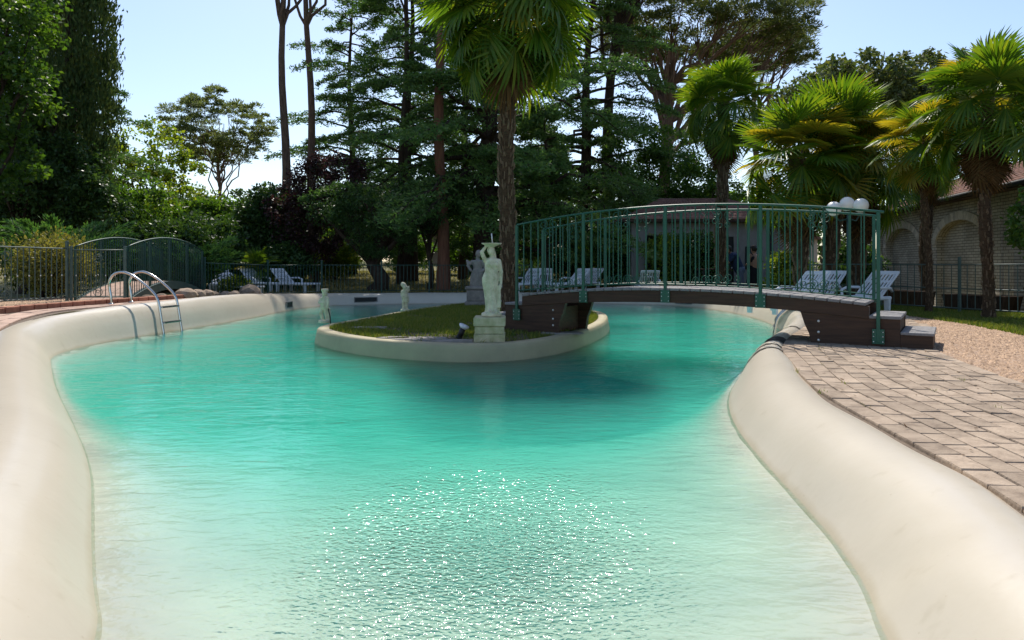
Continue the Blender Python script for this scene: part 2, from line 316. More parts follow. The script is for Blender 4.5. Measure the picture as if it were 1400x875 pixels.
# ------------------------------------------------------------------ pool outline: waterline (x, y, crest height)
WZ = -.25; IZ = -.05
pool_pts = [(1.09, 2.0, .03), (1.22, 2.34, .03), (1.31, 2.83, .03), (1.38, 3.56, .03), (1.50, 4.6, .03), (1.76, 5.6, .04), (2.18, 6.6, .05), (2.80, 7.9, .06), (3.6, 9.3, .06),
 (4.4, 11.0, .06), (4.95, 13.2, .06), (5.1, 15.2, .06), (4.95, 17.2, .05), (4.2, 18.8, .04), (2.6, 19.5, .04), (.6, 19.6, .04), (-1.4, 19.5, .04), (-3.2, 19.2, .04), (-4.7, 18.7, .06), (-5.35, 17.6, .10),
 (-5.42, 15.9, .17), (-5.40, 14.2, .24), (-5.46, 12.6, .25), (-5.70, 10.8, .22), (-5.84, 9.5, .19), (-5.62, 8.3, .13), (-5.0, 7.4, .07), (-4.05, 6.05, .04), (-3.02, 4.7, .03), (-2.28, 3.7, .03),
 (-1.77, 2.87, .03), (-1.44, 2.34, .03), (-1.2, 2.0, .03), (-.95, 1.2, .03), (-.95, .2, .03), (-1.15, -1.0, .03), (-1.2, -2.4, .03), (-.6, -3.2, .03), (.5, -3.3, .03), (1.05, -2.6, .03), (1.05, -1.2, .03), (.9, 0, .03), (.92, 1.1, .03)]
PO = chaikin(pool_pts, 3)                                # runs counter-clockwise
T2 = np.roll(PO[:, :2], -1, 0)-np.roll(PO[:, :2], 1, 0); T2 = T2/np.linalg.norm(T2, axis=1, keepdims=True)
N2 = np.stack([T2[:, 1], -T2[:, 0]], 1)                  # outward normal
for _ in range(6): N2 = N2*.5+np.roll(N2, 1, 0)*.25+np.roll(N2, -1, 0)*.25
N2 /= np.linalg.norm(N2, axis=1, keepdims=True)
def off(o): return PO[:, :2]+N2*o
# narrower roll by the bridge
wid = 1-.30*sstep(5.6, 7.2, PO[:, 1])*(PO[:, 0] > 0)*(1-sstep(12, 14, PO[:, 1]))
# coping cross section: outward offset, share of crest height above water (1 = crest), absolute z below water
prof = [(-.05, None, -.75), (-.025, None, WZ-.035), (0, 0, 0), (.045, .20, 0), (.10, .46, 0), (.17, .70, 0), (.25, .88, 0), (.33, .975, 0), (.40, 1.0, 0), (.46, .975, 0), (.51, .90, 0), (.545, .80, 0), (.56, .62, 0)]
rows = []
wob = .006*np.sin(np.arange(len(PO))*.21)+.004*np.sin(np.arange(len(PO))*.63+1)
for o, fz, z in prof:
    xy = PO[:, :2]+N2*(o*(wid if o > 0 else 1)+ (wob if o > .05 else 0))[:, None] if o > 0 else off(o)
    zz = np.full(len(PO), z) if fz is None else WZ+(PO[:, 2]-WZ)*fz + (wob*.6 if o > .1 else 0)
    rows.append(np.column_stack([xy, zz]))
V = np.concatenate(rows); n = len(PO); i = np.arange(n); fq = []
for k in range(len(prof)-1):
    a = k*n+i; b = k*n+(i+1) % n; fq.append(np.stack([a, a+n, b+n, b], 1))
cop = link('pool_coping', npmesh('pool_coping', V, np.concatenate(fq), True), 'coping'); tag(cop, kind='structure')
def coping_bits():
    # dark wrap and moulded rings on the roll beside the bridge
    def ring(i0, i1, lift, mat, name):
        vs = []; ks = list(range(2, len(prof)))
        idx = [j % n for j in range(i0, i1+1)]
        for j in idx:
            for k in ks:
                p = rows[k][j].copy(); p[2] += lift; nn = N2[j]*lift*(.6 if k > 8 else -.6); vs.append((p[0]+nn[0], p[1]+nn[1], p[2]))
        m = len(ks); fs = [(a*m+b, a*m+b+1, (a+1)*m+b+1, (a+1)*m+b) for a in range(len(idx)-1) for b in range(m-1)]
        return MB().add(vs, fs).build(name, mat, cop, True)
    j7 = int(np.argmin(np.hypot(PO[:, 0]-2.55, PO[:, 1]-7.4)))
    ring(j7, j7+2, .006, 'black', 'rubber_wrap')
    for q in (-4, -2): ring(j7+q, j7+q+1, .009, 'coping', 'moulded_ring')
    ring(j7+9, j7+10, .012, 'coping', 'moulded_ring')
coping_bits()
isl_px = [(430, 446), (440, 453), (480, 461), (540, 467), (600, 470), (660, 471), (715, 468), (765, 461), (803, 451), (828, 440), (832, 431), (822, 425)]
isl = [G(a, b, -.05)[:2] for a, b in isl_px]+[(1.2, 14.2), (.4, 16.2), (-.6, 16.9), (-1.5, 15.6), (-2.1, 13.5), (-2.62, 11.2)]
IP = chaikin([tuple(p) for p in isl], 2); t = np.roll(IP, -1, 0)-np.roll(IP, 1, 0); t /= np.linalg.norm(t, axis=1, keepdims=True); IN = np.stack([t[:, 1], -t[:, 0]], 1)
# basin floor
gx = np.arange(-7.2, 6.6, .075); gy = np.arange(-4.2, 21, .075); X, Y = np.meshgrid(gx, gy)
ins = inside(PO, X, Y); dist = polydist(PO, X, Y)*np.where(ins, 1, -1)
idist = np.where(inside(IP, X, Y), 0, polydist(IP, X, Y))
deep = (.10+.33*np.clip((Y-2.0)/4.5, 0, 1)**1.1)*(.75+.25*sstep(.0, 1.6, idist))
fz = WZ-.016-deep*(1-np.exp(-np.maximum(dist-.03, 0)/(.62-.30*sstep(4, 6.5, Y))))
Vf = np.column_stack([X.ravel(), Y.ravel(), fz.ravel()]); ny, nx = X.shape; idx = np.arange(nx*ny).reshape(ny, nx)
fq = np.stack([idx[:-1, :-1], idx[:-1, 1:], idx[1:, 1:], idx[1:, :-1]], -1).reshape(-1, 4)
keep = (dist.ravel()[fq] > -.28).all(1)
tag(link('pool_floor', npmesh('pool_floor', Vf, fq[keep], True), 'basin'), kind='structure')
# water body
wp = off(.03); bm = bmesh.new(); top = [bm.verts.new((p[0], p[1], WZ)) for p in wp]; bot = [bm.verts.new((p[0], p[1], -2.2)) for p in wp]
bm.faces.new(top); bm.faces.new(bot[::-1])
for k in range(n): bm.faces.new((top[k], bot[k], bot[(k+1) % n], top[(k+1) % n]))
bmesh.ops.triangulate(bm, faces=[f for f in bm.faces if len(f.verts) > 4]); bmesh.ops.recalc_face_normals(bm, faces=bm.faces)
me = bpy.data.meshes.new('water'); bm.to_mesh(me); bm.free(); tag(link('water', me, 'water'), kind='structure')

# ------------------------------------------------------------------ ground sheet with the pool cut out
def axis(lo, hi, f0, f1, fine, coarse):
    a = [f0]; s = fine
    while a[0] > lo: s = min(s*1.12, coarse); a.insert(0, a[0]-s)
    b = list(np.arange(f0+fine, f1, fine)); s = fine; c = [b[-1]]
    while c[-1] < hi: s = min(s*1.12, coarse); c.append(c[-1]+s)
    return np.array(a+b+c[1:])
gx = axis(-400, 400, -9.5, 9.5, .16, 20); gy = axis(-60, 700, -4, 21.5, .16, 20); X, Y = np.meshgrid(gx, gy); Z = H(X, Y)
mid = PO[:, :2]+N2*(.30*wid)[:, None]; inn = inside(mid, X, Y)
ny, nx = X.shape; idx = np.arange(nx*ny).reshape(ny, nx); fq = np.stack([idx[:-1, :-1], idx[:-1, 1:], idx[1:, 1:], idx[1:, :-1]], -1).reshape(-1, 4)
fq = fq[~inn.ravel()[fq].any(1)]
tag(link('ground', npmesh('ground', np.column_stack([X.ravel(), Y.ravel(), Z.ravel()]), fq, True), 'ground'), kind='structure')
def sheet(name, poly, mat, dz, step=.25, kind='structure', cut=True):
    P = np.array(poly, float); gx = np.arange(P[:, 0].min(), P[:, 0].max()+step, step); gy = np.arange(P[:, 1].min(), P[:, 1].max()+step, step)
    bm = bmesh.new(); vs = [bm.verts.new((p[0], p[1], 0)) for p in P]; bm.faces.new(vs)
    for g, ax in ((gx, 0), (gy, 1)):
        for c in g[1:-1]:
            no = (1, 0, 0) if ax == 0 else (0, 1, 0); co = (c, 0, 0) if ax == 0 else (0, c, 0)
            bmesh.ops.bisect_plane(bm, geom=bm.verts[:]+bm.edges[:]+bm.faces[:], plane_co=co, plane_no=no)
    for v in bm.verts: v.co.z = float(H(v.co.x, v.co.y))+dz
    bmesh.ops.recalc_face_normals(bm, faces=bm.faces)
    if bm.faces[:][0].normal.z < 0: bmesh.ops.reverse_faces(bm, faces=bm.faces)
    me = bpy.data.meshes.new(name); bm.to_mesh(me); bm.free(); return tag(link(name, me, mat), kind=kind)
# right-hand paving: bed, curved courses of stone pavers
oc = PO[:, :2]+N2*(.505*wid)[:, None]; sel = (oc[:, 0] > 1.3) & (oc[:, 1] > .6) & (oc[:, 1] < 11.5) & (PO[:, 0] > 0); rc = oc[sel]; rc = rc[np.argsort(rc[:, 1])]
def gR(y): return np.interp(y, rc[:, 1], rc[:, 0])
def paveX(y): return np.interp(y, [0, 2.5, 4.67, 6.6, 7.6, 9, 11.5], [2.9, 3.1, 3.5, 4.1, 4.75, 5.6, 6.6])    # gravel begins here
ys = np.arange(.6, 11.4, .2)
bed = sheet('paving', [(gR(y)-.10, y) for y in ys]+[(paveX(y)-.10, y) for y in ys[::-1]], 'joint', .006, .3)
gpoly = [(paveX(y)-.098, y) for y in np.arange(0, 11.5, .4)]+[(6.5, 11.3), (6.4, 9.6), (6.05, 8.0), (6.3, 5), (7, 0)]
sheet('gravel_path', gpoly, 'gravel', .010, .3)
cands = []
def smooth_g(y, k):                                       # courses straighten as they leave the pool
    w = .02+.075*k; return (gR(y-w)+gR(y)*2+gR(y+w))/4
rw = .122; k = 0
for k in range(36):
    y = .8+random.uniform(0, .3)
    while y < 11.0:
        L = random.uniform(.17, .26); y0, y1 = y+.004, y+L-.004; y = y+L; ym = (y0+y1)/2
        a0, a1 = smooth_g(y0, k)+k*rw+.008, smooth_g(y1, k)+k*rw+.008; b0, b1 = a0+rw-.010, a1+rw-.010
        if max(b0, b1) > paveX(ym)+.05+.03*math.sin(ym*3): continue
        sk = .30*(smooth_g(y1, k)-smooth_g(y0, k))
        cands.append(((a0, y0), (b0, y0-sk), (b1, y1-sk), (a1, y1)))
def paver_mb(mb, q, h):
    jz = random.uniform(-.003, .004); c = np.mean(q, 0); top = [(p[0]+(c[0]-p[0])*.035, p[1]+(c[1]-p[1])*.035, h(p)+.026+jz+random.uniform(-.002, .002)) for p in q]; lo = [(p[0], p[1], h(p)+.018+jz) for p in q]; bt = [(p[0], p[1], h(p)+.002) for p in q]
    mb.add(bt+lo+top, [(8, 9, 10, 11)]+[(a, (a+1) % 4, (a+1) % 4+4, a+4) for a in range(4)]+[(a+4, (a+1) % 4+4, (a+1) % 4+8, a+8) for a in range(4)])
hz = lambda p: float(H(p[0], p[1]))
def inview(q):
    c = np.mean(q, 0); return abs(c[0]) < .80*c[1] and c[1] > 1.2
cands.sort(key=lambda q: (not inview(q), np.hypot(*np.mean(q, 0))))
for q in cands[:300]: mb = MB(); paver_mb(mb, q, hz); mb.build('paver', 'paver', bed)
mb = MB()
for q in cands[300:]: paver_mb(mb, q, hz)
tag(mb.build('paver_field', 'paver', bed), kind='stuff')
# left-hand paving with pink pavers and a brick edging
lsel = (oc[:, 0] < -4.0) & (oc[:, 1] > 5.2) & (oc[:, 1] < 14.5); lc = oc[lsel]; lc = lc[np.argsort(lc[:, 1])]
def gL(y): return np.interp(y, lc[:, 1], lc[:, 0])
def edgeX(y): return np.interp(y, [6, 8.5, 11, 13.2], [-7.0, -6.95, -6.62, -6.2])
ys = np.arange(6.0, 13.0, .25)
lbed = sheet('left_paving', [(gL(y)+.12, y) for y in ys][::-1]+[(edgeX(y), y) for y in ys], 'joint', .006, .3)
for k in range(12):
    y = 6+random.uniform(0, .3)
    while y < 12.6:
        L = random.uniform(.3, .4); y0, y1 = y+.006, y+L-.006; y += L
        q = ((gL(y0)-k*.2-.01, y0), (gL(y1)-k*.2-.01, y1), (gL(y1)-k*.2-.19, y1), (gL(y0)-k*.2-.19, y0))
        if q[2][0] < edgeX(y0)+.02: continue
        mb = MB(); paver_mb(mb, q[::-1], hz); mb.build('paver', 'pinkpaver', lbed)
edg = empty('brick_edging', (0, 0, 0)); tag(edg, kind='structure')
y = 6.2
while y < 13.1:
    x = float(edgeX(y+.1)); x2 = float(edgeX(y+.22)); z = float(H(x, y)); a = math.atan2(x2-x, .12)
    b = MB().box(-.06, .06, -.11, .11, -.05, .05, .008).build('brick', 'brick', edg, loc=(x-.06, y+.11, z+.045)); b.rotation_euler = (0, random.uniform(-.03, .03), -a); y += .235
sheet('left_gravel', [(edgeX(y)-.13, y) for y in (6.2, 8.5, 11, 13)][::-1]+[(-9.6, 6.2), (-9.6, 15), (-6.2, 15)][:2]+[(-7.0, 14.6)], 'gravel', .008, .4)

# ------------------------------------------------------------------ scattered ground cover
def stones(name, X, Y, zf, r0, r1, mat, label):
    n = len(X); r = rng.uniform(r0, r1, n); base = np.array([(1, 0, 0), (-.5, .87, 0), (-.5, -.87, 0), (.1, .1, .8)])
    a = rng.uniform(0, 6.28, n); ca, sa = np.cos(a), np.sin(a); V = np.empty((n, 4, 3))
    st = rng.uniform(.6, 1.3, (n, 3))
    for j in range(4):
        b = base[j]*st; V[:, j, 0] = X+(b[:, 0]*ca-b[:, 1]*sa)*r; V[:, j, 1] = Y+(b[:, 0]*sa+b[:, 1]*ca)*r; V[:, j, 2] = zf+b[:, 2]*r
    f = np.array([(0, 1, 3), (1, 2, 3), (2, 0, 3)]); Fq = (np.arange(n)[:, None, None]*4+f).reshape(-1, 3)
    return tag(link(name, npmesh(name, V.reshape(-1, 3), Fq), mat), label, 'gravel', kind='stuff')
N = 60000; X = rng.uniform(2.9, 7.0, N); Y = 2+9.6*rng.uniform(0, 1, N); k = inside(np.array(gpoly), X, Y); X, Y = X[k], Y[k]
stones('gravel', X, Y, H(X, Y)+.008, .008, .022, 'pebble', 'loose pinkish gravel between the paving and the lawn')
N = 22000; X = rng.uniform(-9.3, -6.7, N); Y = rng.uniform(7, 14, N); k = X < edgeX(Y)-.15; X, Y = X[k], Y[k]
stones('gravel', X, Y, H(X, Y)+.006, .01, .024, 'pebble', 'pale gravel strip behind the brick edging')
def grass(name, X, Y, Z, h0, h1, label, mat='blade', w=.006):
    n = len(X); h = rng.uniform(h0, h1, n); a = rng.uniform(0, 6.28, n); lean = rng.normal(0, .35, (n, 2)); V = np.empty((n, 3, 3))
    dx, dy = np.cos(a)*w*rng.uniform(.7, 1.6, n), np.sin(a)*w*rng.uniform(.7, 1.6, n)
    V[:, 0] = np.stack([X-dx, Y-dy, Z], 1); V[:, 1] = np.stack([X+dx, Y+dy, Z], 1); V[:, 2] = np.stack([X+lean[:, 0]*h, Y+lean[:, 1]*h, Z+h], 1)
    return tag(link(name, npmesh(name, V.reshape(-1, 3), np.arange(n*3).reshape(n, 3)), mat), label, 'grass', kind='stuff')
N = 120000; X = rng.uniform(5.4, 9.5, N); Y = rng.uniform(7.2, 16, N)
gl2 = np.interp(Y, [7.2, 8.0, 9.6, 11.3, 16], [6.05, 6.05, 6.4, 6.5, 6.4])+.04*np.sin(Y*9); k = (X > gl2); X, Y = X[k], Y[k]
pn = np.sin(X*2.1+1)*np.sin(Y*1.7)+rng.normal(0, .5, len(X)) > -.75; X, Y = X[pn], Y[pn]
grass('grass', X, Y, H(X, Y), .02, .07, 'mown green grass between gravel path and brick building')
N = 60000; X = rng.uniform(-12, 12, N); Y = rng.uniform(20.4, 40, N); grass('grass', X, Y, H(X, Y), .03, .09, 'patchy dry grass under the trees behind the pool fence', 'dryblade', w=.012)

N = 420; X = rng.uniform(1.9, 5.0, N); Y = rng.uniform(2.0, 10, N); k = (X > gR(Y)+.05) & (X < paveX(Y)); X, Y = X[k], Y[k]
Cc = np.column_stack([X, Y, H(X, Y)+.034]); Dd = rng.normal(0, 1, (len(X), 3))*np.array([1, 1, .12])
def flat_leaves(name, C, D, L, Wd):
    D = unit(D); U = unit(np.cross(np.array([0, 0, 1.0])+rng.normal(0, .2, (len(C), 3)), D)); L = L[:, None]; Wd = Wd[:, None]
    V = np.stack([C-D*L*.5, C+U*Wd*.5, C+D*L*.5, C-U*Wd*.5], 1); return npmesh(name, V.reshape(-1, 3), np.arange(len(C)*4).reshape(-1, 4))
tag(link('leaf_litter', flat_leaves('leaf_litter', Cc, Dd, rng.uniform(.012, .05, len(X)), rng.uniform(.006, .02, len(X))), 'palmd'), 'dry needles and leaf crumbs scattered over the right paving', 'leaf litter', kind='stuff')
qs = [q for q in cands if inview(q)]; X = []; Y = []
for q in [qs[j] for j in rng.integers(0, len(qs), 26)]:
    m_ = rng.integers(5, 16); X += list(q[0][0]+rng.normal(0, .012, m_)); Y += list(q[0][1]+rng.normal(0, .03, m_))
X, Y = np.array(X), np.array(Y); grass('weeds', X, Y, H(X, Y)+.01, .015, .04, 'tiny green weeds in the joints of the right paving', w=.003)
# ------------------------------------------------------------------ island
island = empty('island', (0, 0, 0)); tag(island, kind='structure')
rows2 = []
for o, z in [(.06, -1.6), (.045, -.5), (.035, WZ), (.012, -.12), (0, IZ-.015), (-.02, IZ), (-.15, IZ), (-.17, IZ-.03)]:
    rows2.append(np.column_stack([IP+IN*o, np.full(len(IP), z)]))
V = np.concatenate(rows2); m = len(IP); i = np.arange(m); fq = np.concatenate([np.stack([k*m+i, k*m+m+i, k*m+m+(i+1) % m, k*m+(i+1) % m], 1) for k in range(len(rows2)-1)])
link('island_wall', npmesh('island_wall', V, fq, True), 'islandwall', island)
bm = bmesh.new(); bm.faces.new([bm.verts.new((p[0], p[1], IZ-.015)) for p in IP-IN*.12]); bmesh.ops.triangulate(bm, faces=bm.faces); me = bpy.data.meshes.new('island_soil'); bm.to_mesh(me); bm.free(); link('island_soil', me, 'soil', island)
N = 150000; X = rng.uniform(-3, 2, N); Y = rng.uniform(7.5, 17, N); k = inside(IP-IN*.17, X, Y); X, Y = X[k], Y[k]
pn = np.sin(X*3.3+.5)*np.sin(Y*2.6+X)+.6*np.sin(X*7+Y*5)+rng.normal(0, .55, len(X)); k = (pn > -.75) & ~((X < .2) & (X > -1.6) & (Y < 8.9+.3*np.sin(X*4)) & (rng.uniform(0, 1, len(X)) < .82)); X, Y = X[k], Y[k]
grass('grass', X, Y, np.full(len(X), IZ-.016), .02, .065, 'green grass covering the island in the pool')
for j, (px, py, s) in enumerate([(505, 448, .3), (575, 463, .42), (620, 466, .3), (770, 455, .3), (540, 462, .22)]):
    p = G(px, py, IZ); mb = MB(); pts = [(s*(.8+.4*random.random())*math.cos(a*6.283/9), .45*s*(.8+.4*random.random())*math.sin(a*6.283/9)) for a in range(9)]
    mb.add([(x, y, 0) for x, y in pts]+[(x*.94, y*.94, .022) for x, y in pts], [tuple(range(9, 18))]+[(a, (a+1) % 9, (a+1) % 9+9, a+9) for a in range(9)])
    o = mb.build('stepping_stone', 'greystone', loc=(p.x, p.y, IZ-.012)); tag(o, ['flat grey slab in the grass behind the small boy statue', 'broad flat stone slab beside the spotlight', 'small flat slab between spotlight and statue pedestal', 'flat grey stone in front of the bridge foot on the island', 'small grey slab at the island edge'][j], 'stone')

# ------------------------------------------------------------------ main footbridge
B0 = Vector((3.705, 6.9, 0)); BR = -R(33); WB = .88; BC = -2.17; BH = 2.085
br = empty('footbridge', B0, BR); tag(br, 'arched dark timber footbridge with green metal railings over the pool', 'bridge')
def qd(x): return ((x-BC)/BH)**2
def dz(x): return .575-.115*qd(x)
def bz(x): return .40-.10*qd(x)
xs = np.linspace(BC-BH, BC+BH, 33)
for w0, w1 in ((0, .09), (WB-.09, WB)):
    MB().prism([(x, dz(x)-.035) for x in xs]+[(x, bz(x)) for x in xs[::-1]], w0, w1).build('beam', 'wood', br)
for x in np.arange(BC-BH+.06, BC+BH-.02, .122):
    a = math.atan((dz(x+.01)-dz(x-.01))/.02)
    o = MB().box(-.056, .056, -.02, WB+.02, -.016, .016, .004).build('deck_plank', 'tread', br, loc=(x, 0, dz(x)-.016)); o.rotation_euler = (0, -a, 0)
for sgn, zg in ((1, 0.0), (-1, -.055)):                  # foot blocks: right on the paving, left on the island
    e = lambda x: BC+sgn*(x-BC)
    cur = [(-.74, bz(-.74)-.003), (-.70, .22), (-.655, .12), (-.63, zg+.0)]
    poly = [(e(x), z) for x, z in cur]+[(e(.192), zg), (e(.192), .30), (e(-.06), .300)]+[(e(x), bz(x)-.003) for x in (-.12, -.25, -.4, -.55)]
    for w0, w1 in ((.012, .075), (WB-.075, WB-.012)): MB().prism(poly if sgn > 0 else poly[::-1], w0, w1).build('foot_panel', 'wood', br)
    MB().box(min(e(-.085), e(.20)), max(e(-.085), e(.20)), .0, WB, .302, .335, .005).build('tread', 'tread', br)
    MB().box(min(e(.14), e(.186)), max(e(.14), e(.186)), .08, WB-.08, zg, .30).build('riser', 'wood', br)
    MB().box(min(e(.194), e(.47)), max(e(.194), e(.47)), .012, WB-.012, zg, .148).build('lower_step', 'wood', br)
    MB().box(min(e(.194), e(.482)), max(e(.194), e(.482)), .0, WB, .150, .180, .005).build('tread', 'tread', br)
    for xb in (-.56,):
        for zb in (.255, .14, .055): MB().ball((e(xb), .008, zb), .014, 8, 5).build('bolt', 'bolt', br, True)
    MB().box(e(-.50)-.03, e(-.50)+.03, .1, WB-.1, zg, .28).build('cross_beam', 'wood', br)
PX = [0, -1.148, -2.238, -3.325, -4.333]
def rz(x): return 1.55-.15*qd(x)
railing_i = 0
PX0 = PX
for w, side in ((-.012, -1), (WB+.012, 1)):
    PX = PX0 if side < 0 else [x-.12 for x in PX0]
    rl = MB(); xr = np.linspace(PX[-1]-.0, PX[0]+.05, 29)
    rl.tube([(x, w, rz(x)) for x in xr], .013, 6); rail = rl.build('top_rail', 'green', br, True)
    xr2 = np.linspace(PX[-1], PX[0], 25)
    MB().tube([(x, w, max(dz(x), .43)+.045) for x in xr2], .008, 5).build('bottom_rail', 'green', br, True)
    for j, x in enumerate(PX):
        zb = {0: .07, 4: .12}.get(j, bz(x)+.02)
        MB().box(x-.017, x+.017, w-.017, w+.017, zb, rz(x)-.006, .003).build('post', 'green', br)
        pl = MB().box(x-.055, x+.055, w-.008*side*-1-.006, w+.006, zb-.02, zb+.13, .002).build('bracket', 'green', br)
        for bx in (-.042, .042):
            for bzz in (.012, .065, .11): MB().ball((x+bx, w+side*.008, zb+bzz-.01), .009, 6, 4).build('bolt', 'bolt', pl, True)
    for a, b in zip(PX[:-1], PX[1:]):
        for k in range(1, 9):
            x = a+(b-a)*k/9; MB().box(x-.006, x+.006, w-.006, w+.006, max(dz(x), .43)+.045, rz(x)-.008).build('baluster', 'green', br)
    def scroll(cx, cz, r, turns, start, flip):
        pts = []; nn = 20
        for q in range(nn+1):
            t = q/nn; an = start+flip*turns*6.283*t; rr = r*(1-.72*t); pts.append((cx+rr*math.cos(an), w+side*.016, cz+rr*math.sin(an)))
        MB().tube(pts, .0045, 5).build('scroll', 'green', br, True)
    for a, b in zip(PX[:-1], PX[1:]):
        c = (a+b)/2; zt = rz(c)-.075; zb = dz(c)+.11
        for s in (-1, 1):
            scroll(c+s*.075, zt, .066, 1.5, math.pi/2, s); scroll(c+s*.045, zt-.115, .045, 1.3, math.pi/2 if s < 0 else math.pi/2, -s)
            scroll(c+s*.066, zb, .06, 1.5, -math.pi/2, -s); scroll(c+s*.17, zb-.005, .045, 1.3, -math.pi/2, s)

# ------------------------------------------------------------------ statues (one continuous mesh each)
def capsule(mb, a, b, r0, r1, n=10, seg=4, sq=1.0):
    a = Vector(a); b = Vector(b); mb.tube([a+(b-a)*t/seg for t in range(seg+1)], [r0+(r1-r0)*t/seg for t in range(seg+1)], n); mb.ball(a, r0, n, 6); mb.ball(b, r1, n, 6)
def fuse(o, vox=.008, sm=3):
    m = o.modifiers.new('fuse', 'REMESH'); m.mode = 'VOXEL'; m.voxel_size = vox; m.use_smooth_shade = True
    s = o.modifiers.new('soft', 'SMOOTH'); s.iterations = sm; s.factor = .5
def drape(mb, secs, folds=11, amp=.06, n=44):            # stacked ellipses with folds: (z, cx, cy, rx, ry, fold strength)
    b0 = len(mb.v); m = 0
    zs = np.array([s[0] for s in secs]); zz = np.linspace(zs[0], zs[-1], 46)
    A = np.array(secs)
    for z in zz:
        cx, cyy, rx, ry, fs = [np.interp(z, zs, A[:, c]) for c in range(1, 6)]
        for k in range(n):
            an = 6.2832*k/n; f = 1+fs*amp*(math.sin(folds*an+z*7)+.5*math.sin(folds*1.7*an-z*11+1)); mb.v.append((cx+rx*f*math.cos(an), cyy+ry*f*math.sin(an), z))
        m += 1
    for q in range(m-1):
        for k in range(n): a = b0+q*n+k; b = b0+q*n+(k+1) % n; mb.f.append((a, b, b+n, a+n))
    mb.f.append(tuple(b0+k for k in range(n))[::-1]); mb.f.append(tuple(b0+(m-1)*n+k for k in range(n)))
def woman_statue(mb):                                    # 0.84 m to the bowl, faces -Y, bowl on head steadied by her right hand
    mb.lathe([(.115, 0), (.125, .012), (.12, .04), (.10, .05)], 16)
    drape(mb, [(.045, .01, 0, .088, .075, 1.4), (.12, .012, 0, .082, .072, 1.4), (.26, .0, 0, .085, .072, 1.1), (.40, -.014, 0, .098, .078, .7), (.46, -.014, .0, .10, .08, .5), (.545, .0, 0, .077, .062, .6), (.62, .006, 0, .085, .067, .5), (.665, .006, 0, .092, .06, .25), (.69, .006, 0, .075, .05, .1), (.70, .004, 0, .04, .035, 0)])
    for s in (-1, 1): capsule(mb, (.012+s*.038, -.045, .625), (.012+s*.038, -.052, .615), .030, .028)
    capsule(mb, (.006, -.005, .69), (.0, -.01, .735), .027, .025)
    mb.ball((-.006, -.014, .775), .047, 14, 9, (.88, 1.0, 1.15)); mb.ball((-.006, .012, .79), .05, 12, 8, (1, 1, .95))
    capsule(mb, (.03, .025, .77), (.055, .03, .68), .022, .013)      # hair over shoulder
    capsule(mb, (-.008, -.06, .775), (-.008, -.063, .768), .008, .009)
    capsule(mb, (-.075, .0, .665), (-.12, -.015, .765), .029, .024); capsule(mb, (-.12, -.015, .765), (-.068, -.01, .833), .023, .017); capsule(mb, (-.068, -.01, .833), (-.045, -.01, .843), .016, .012)
    capsule(mb, (.088, .0, .66), (.115, -.005, .53), .029, .024); capsule(mb, (.115, -.005, .53), (.108, -.035, .40), .023, .017); capsule(mb, (.108, -.035, .40), (.098, -.045, .355), .017, .012)
    for q in range(4): capsule(mb, (.09+q*.008, -.05, .365), (.086+q*.008, -.056, .335), .006, .005, 6, 2)
    capsule(mb, (.09, -.055, .37), (.085, -.05, .12), .014, .024)     # fold of cloth she holds
    capsule(mb, (-.035, -.075, .062), (-.035, -.105, .055), .022, .016); capsule(mb, (.045, -.07, .062), (.05, -.10, .055), .022, .016)
    mb.lathe([(.03, .825), (.06, .838), (.115, .862), (.125, .874), (.12, .878), (.10, .868), (.02, .858)], 24, (.0, -.005, 0))
sp = G(669, 467.5, IZ); sp.y += .19
ped = empty('pedestal', (sp.x, sp.y, IZ-.015)); tag(ped, 'square mossy stone block pedestal under the draped woman statue', 'pedestal')
MB().box(-.182, .182, -.182, .182, 0, .10, .008).build('block', 'ped', ped); MB().box(-.172, .172, -.172, .172, .102, .19, .008).build('block', 'ped', ped); MB().box(-.186, .186, -.186, .186, .192, .298, .01).build('block', 'ped', ped)
st = empty('statue', (sp.x+.02, sp.y, IZ+.284)); tag(st, 'pale marble draped woman with a bowl on her head on stone block', 'statue')
mb = MB(); woman_statue(mb); o = mb.build('figure', 'marble', st, True); fuse(o, .0065, 2); st.rotation_euler = (0, 0, R(8)); st.scale = (1.0, 1.0, 1.0)
MB().tube([(.012, 0, .86), (.0, 0, .99)], .007, 8).build('fountain_pipe', 'bolt', st, True)
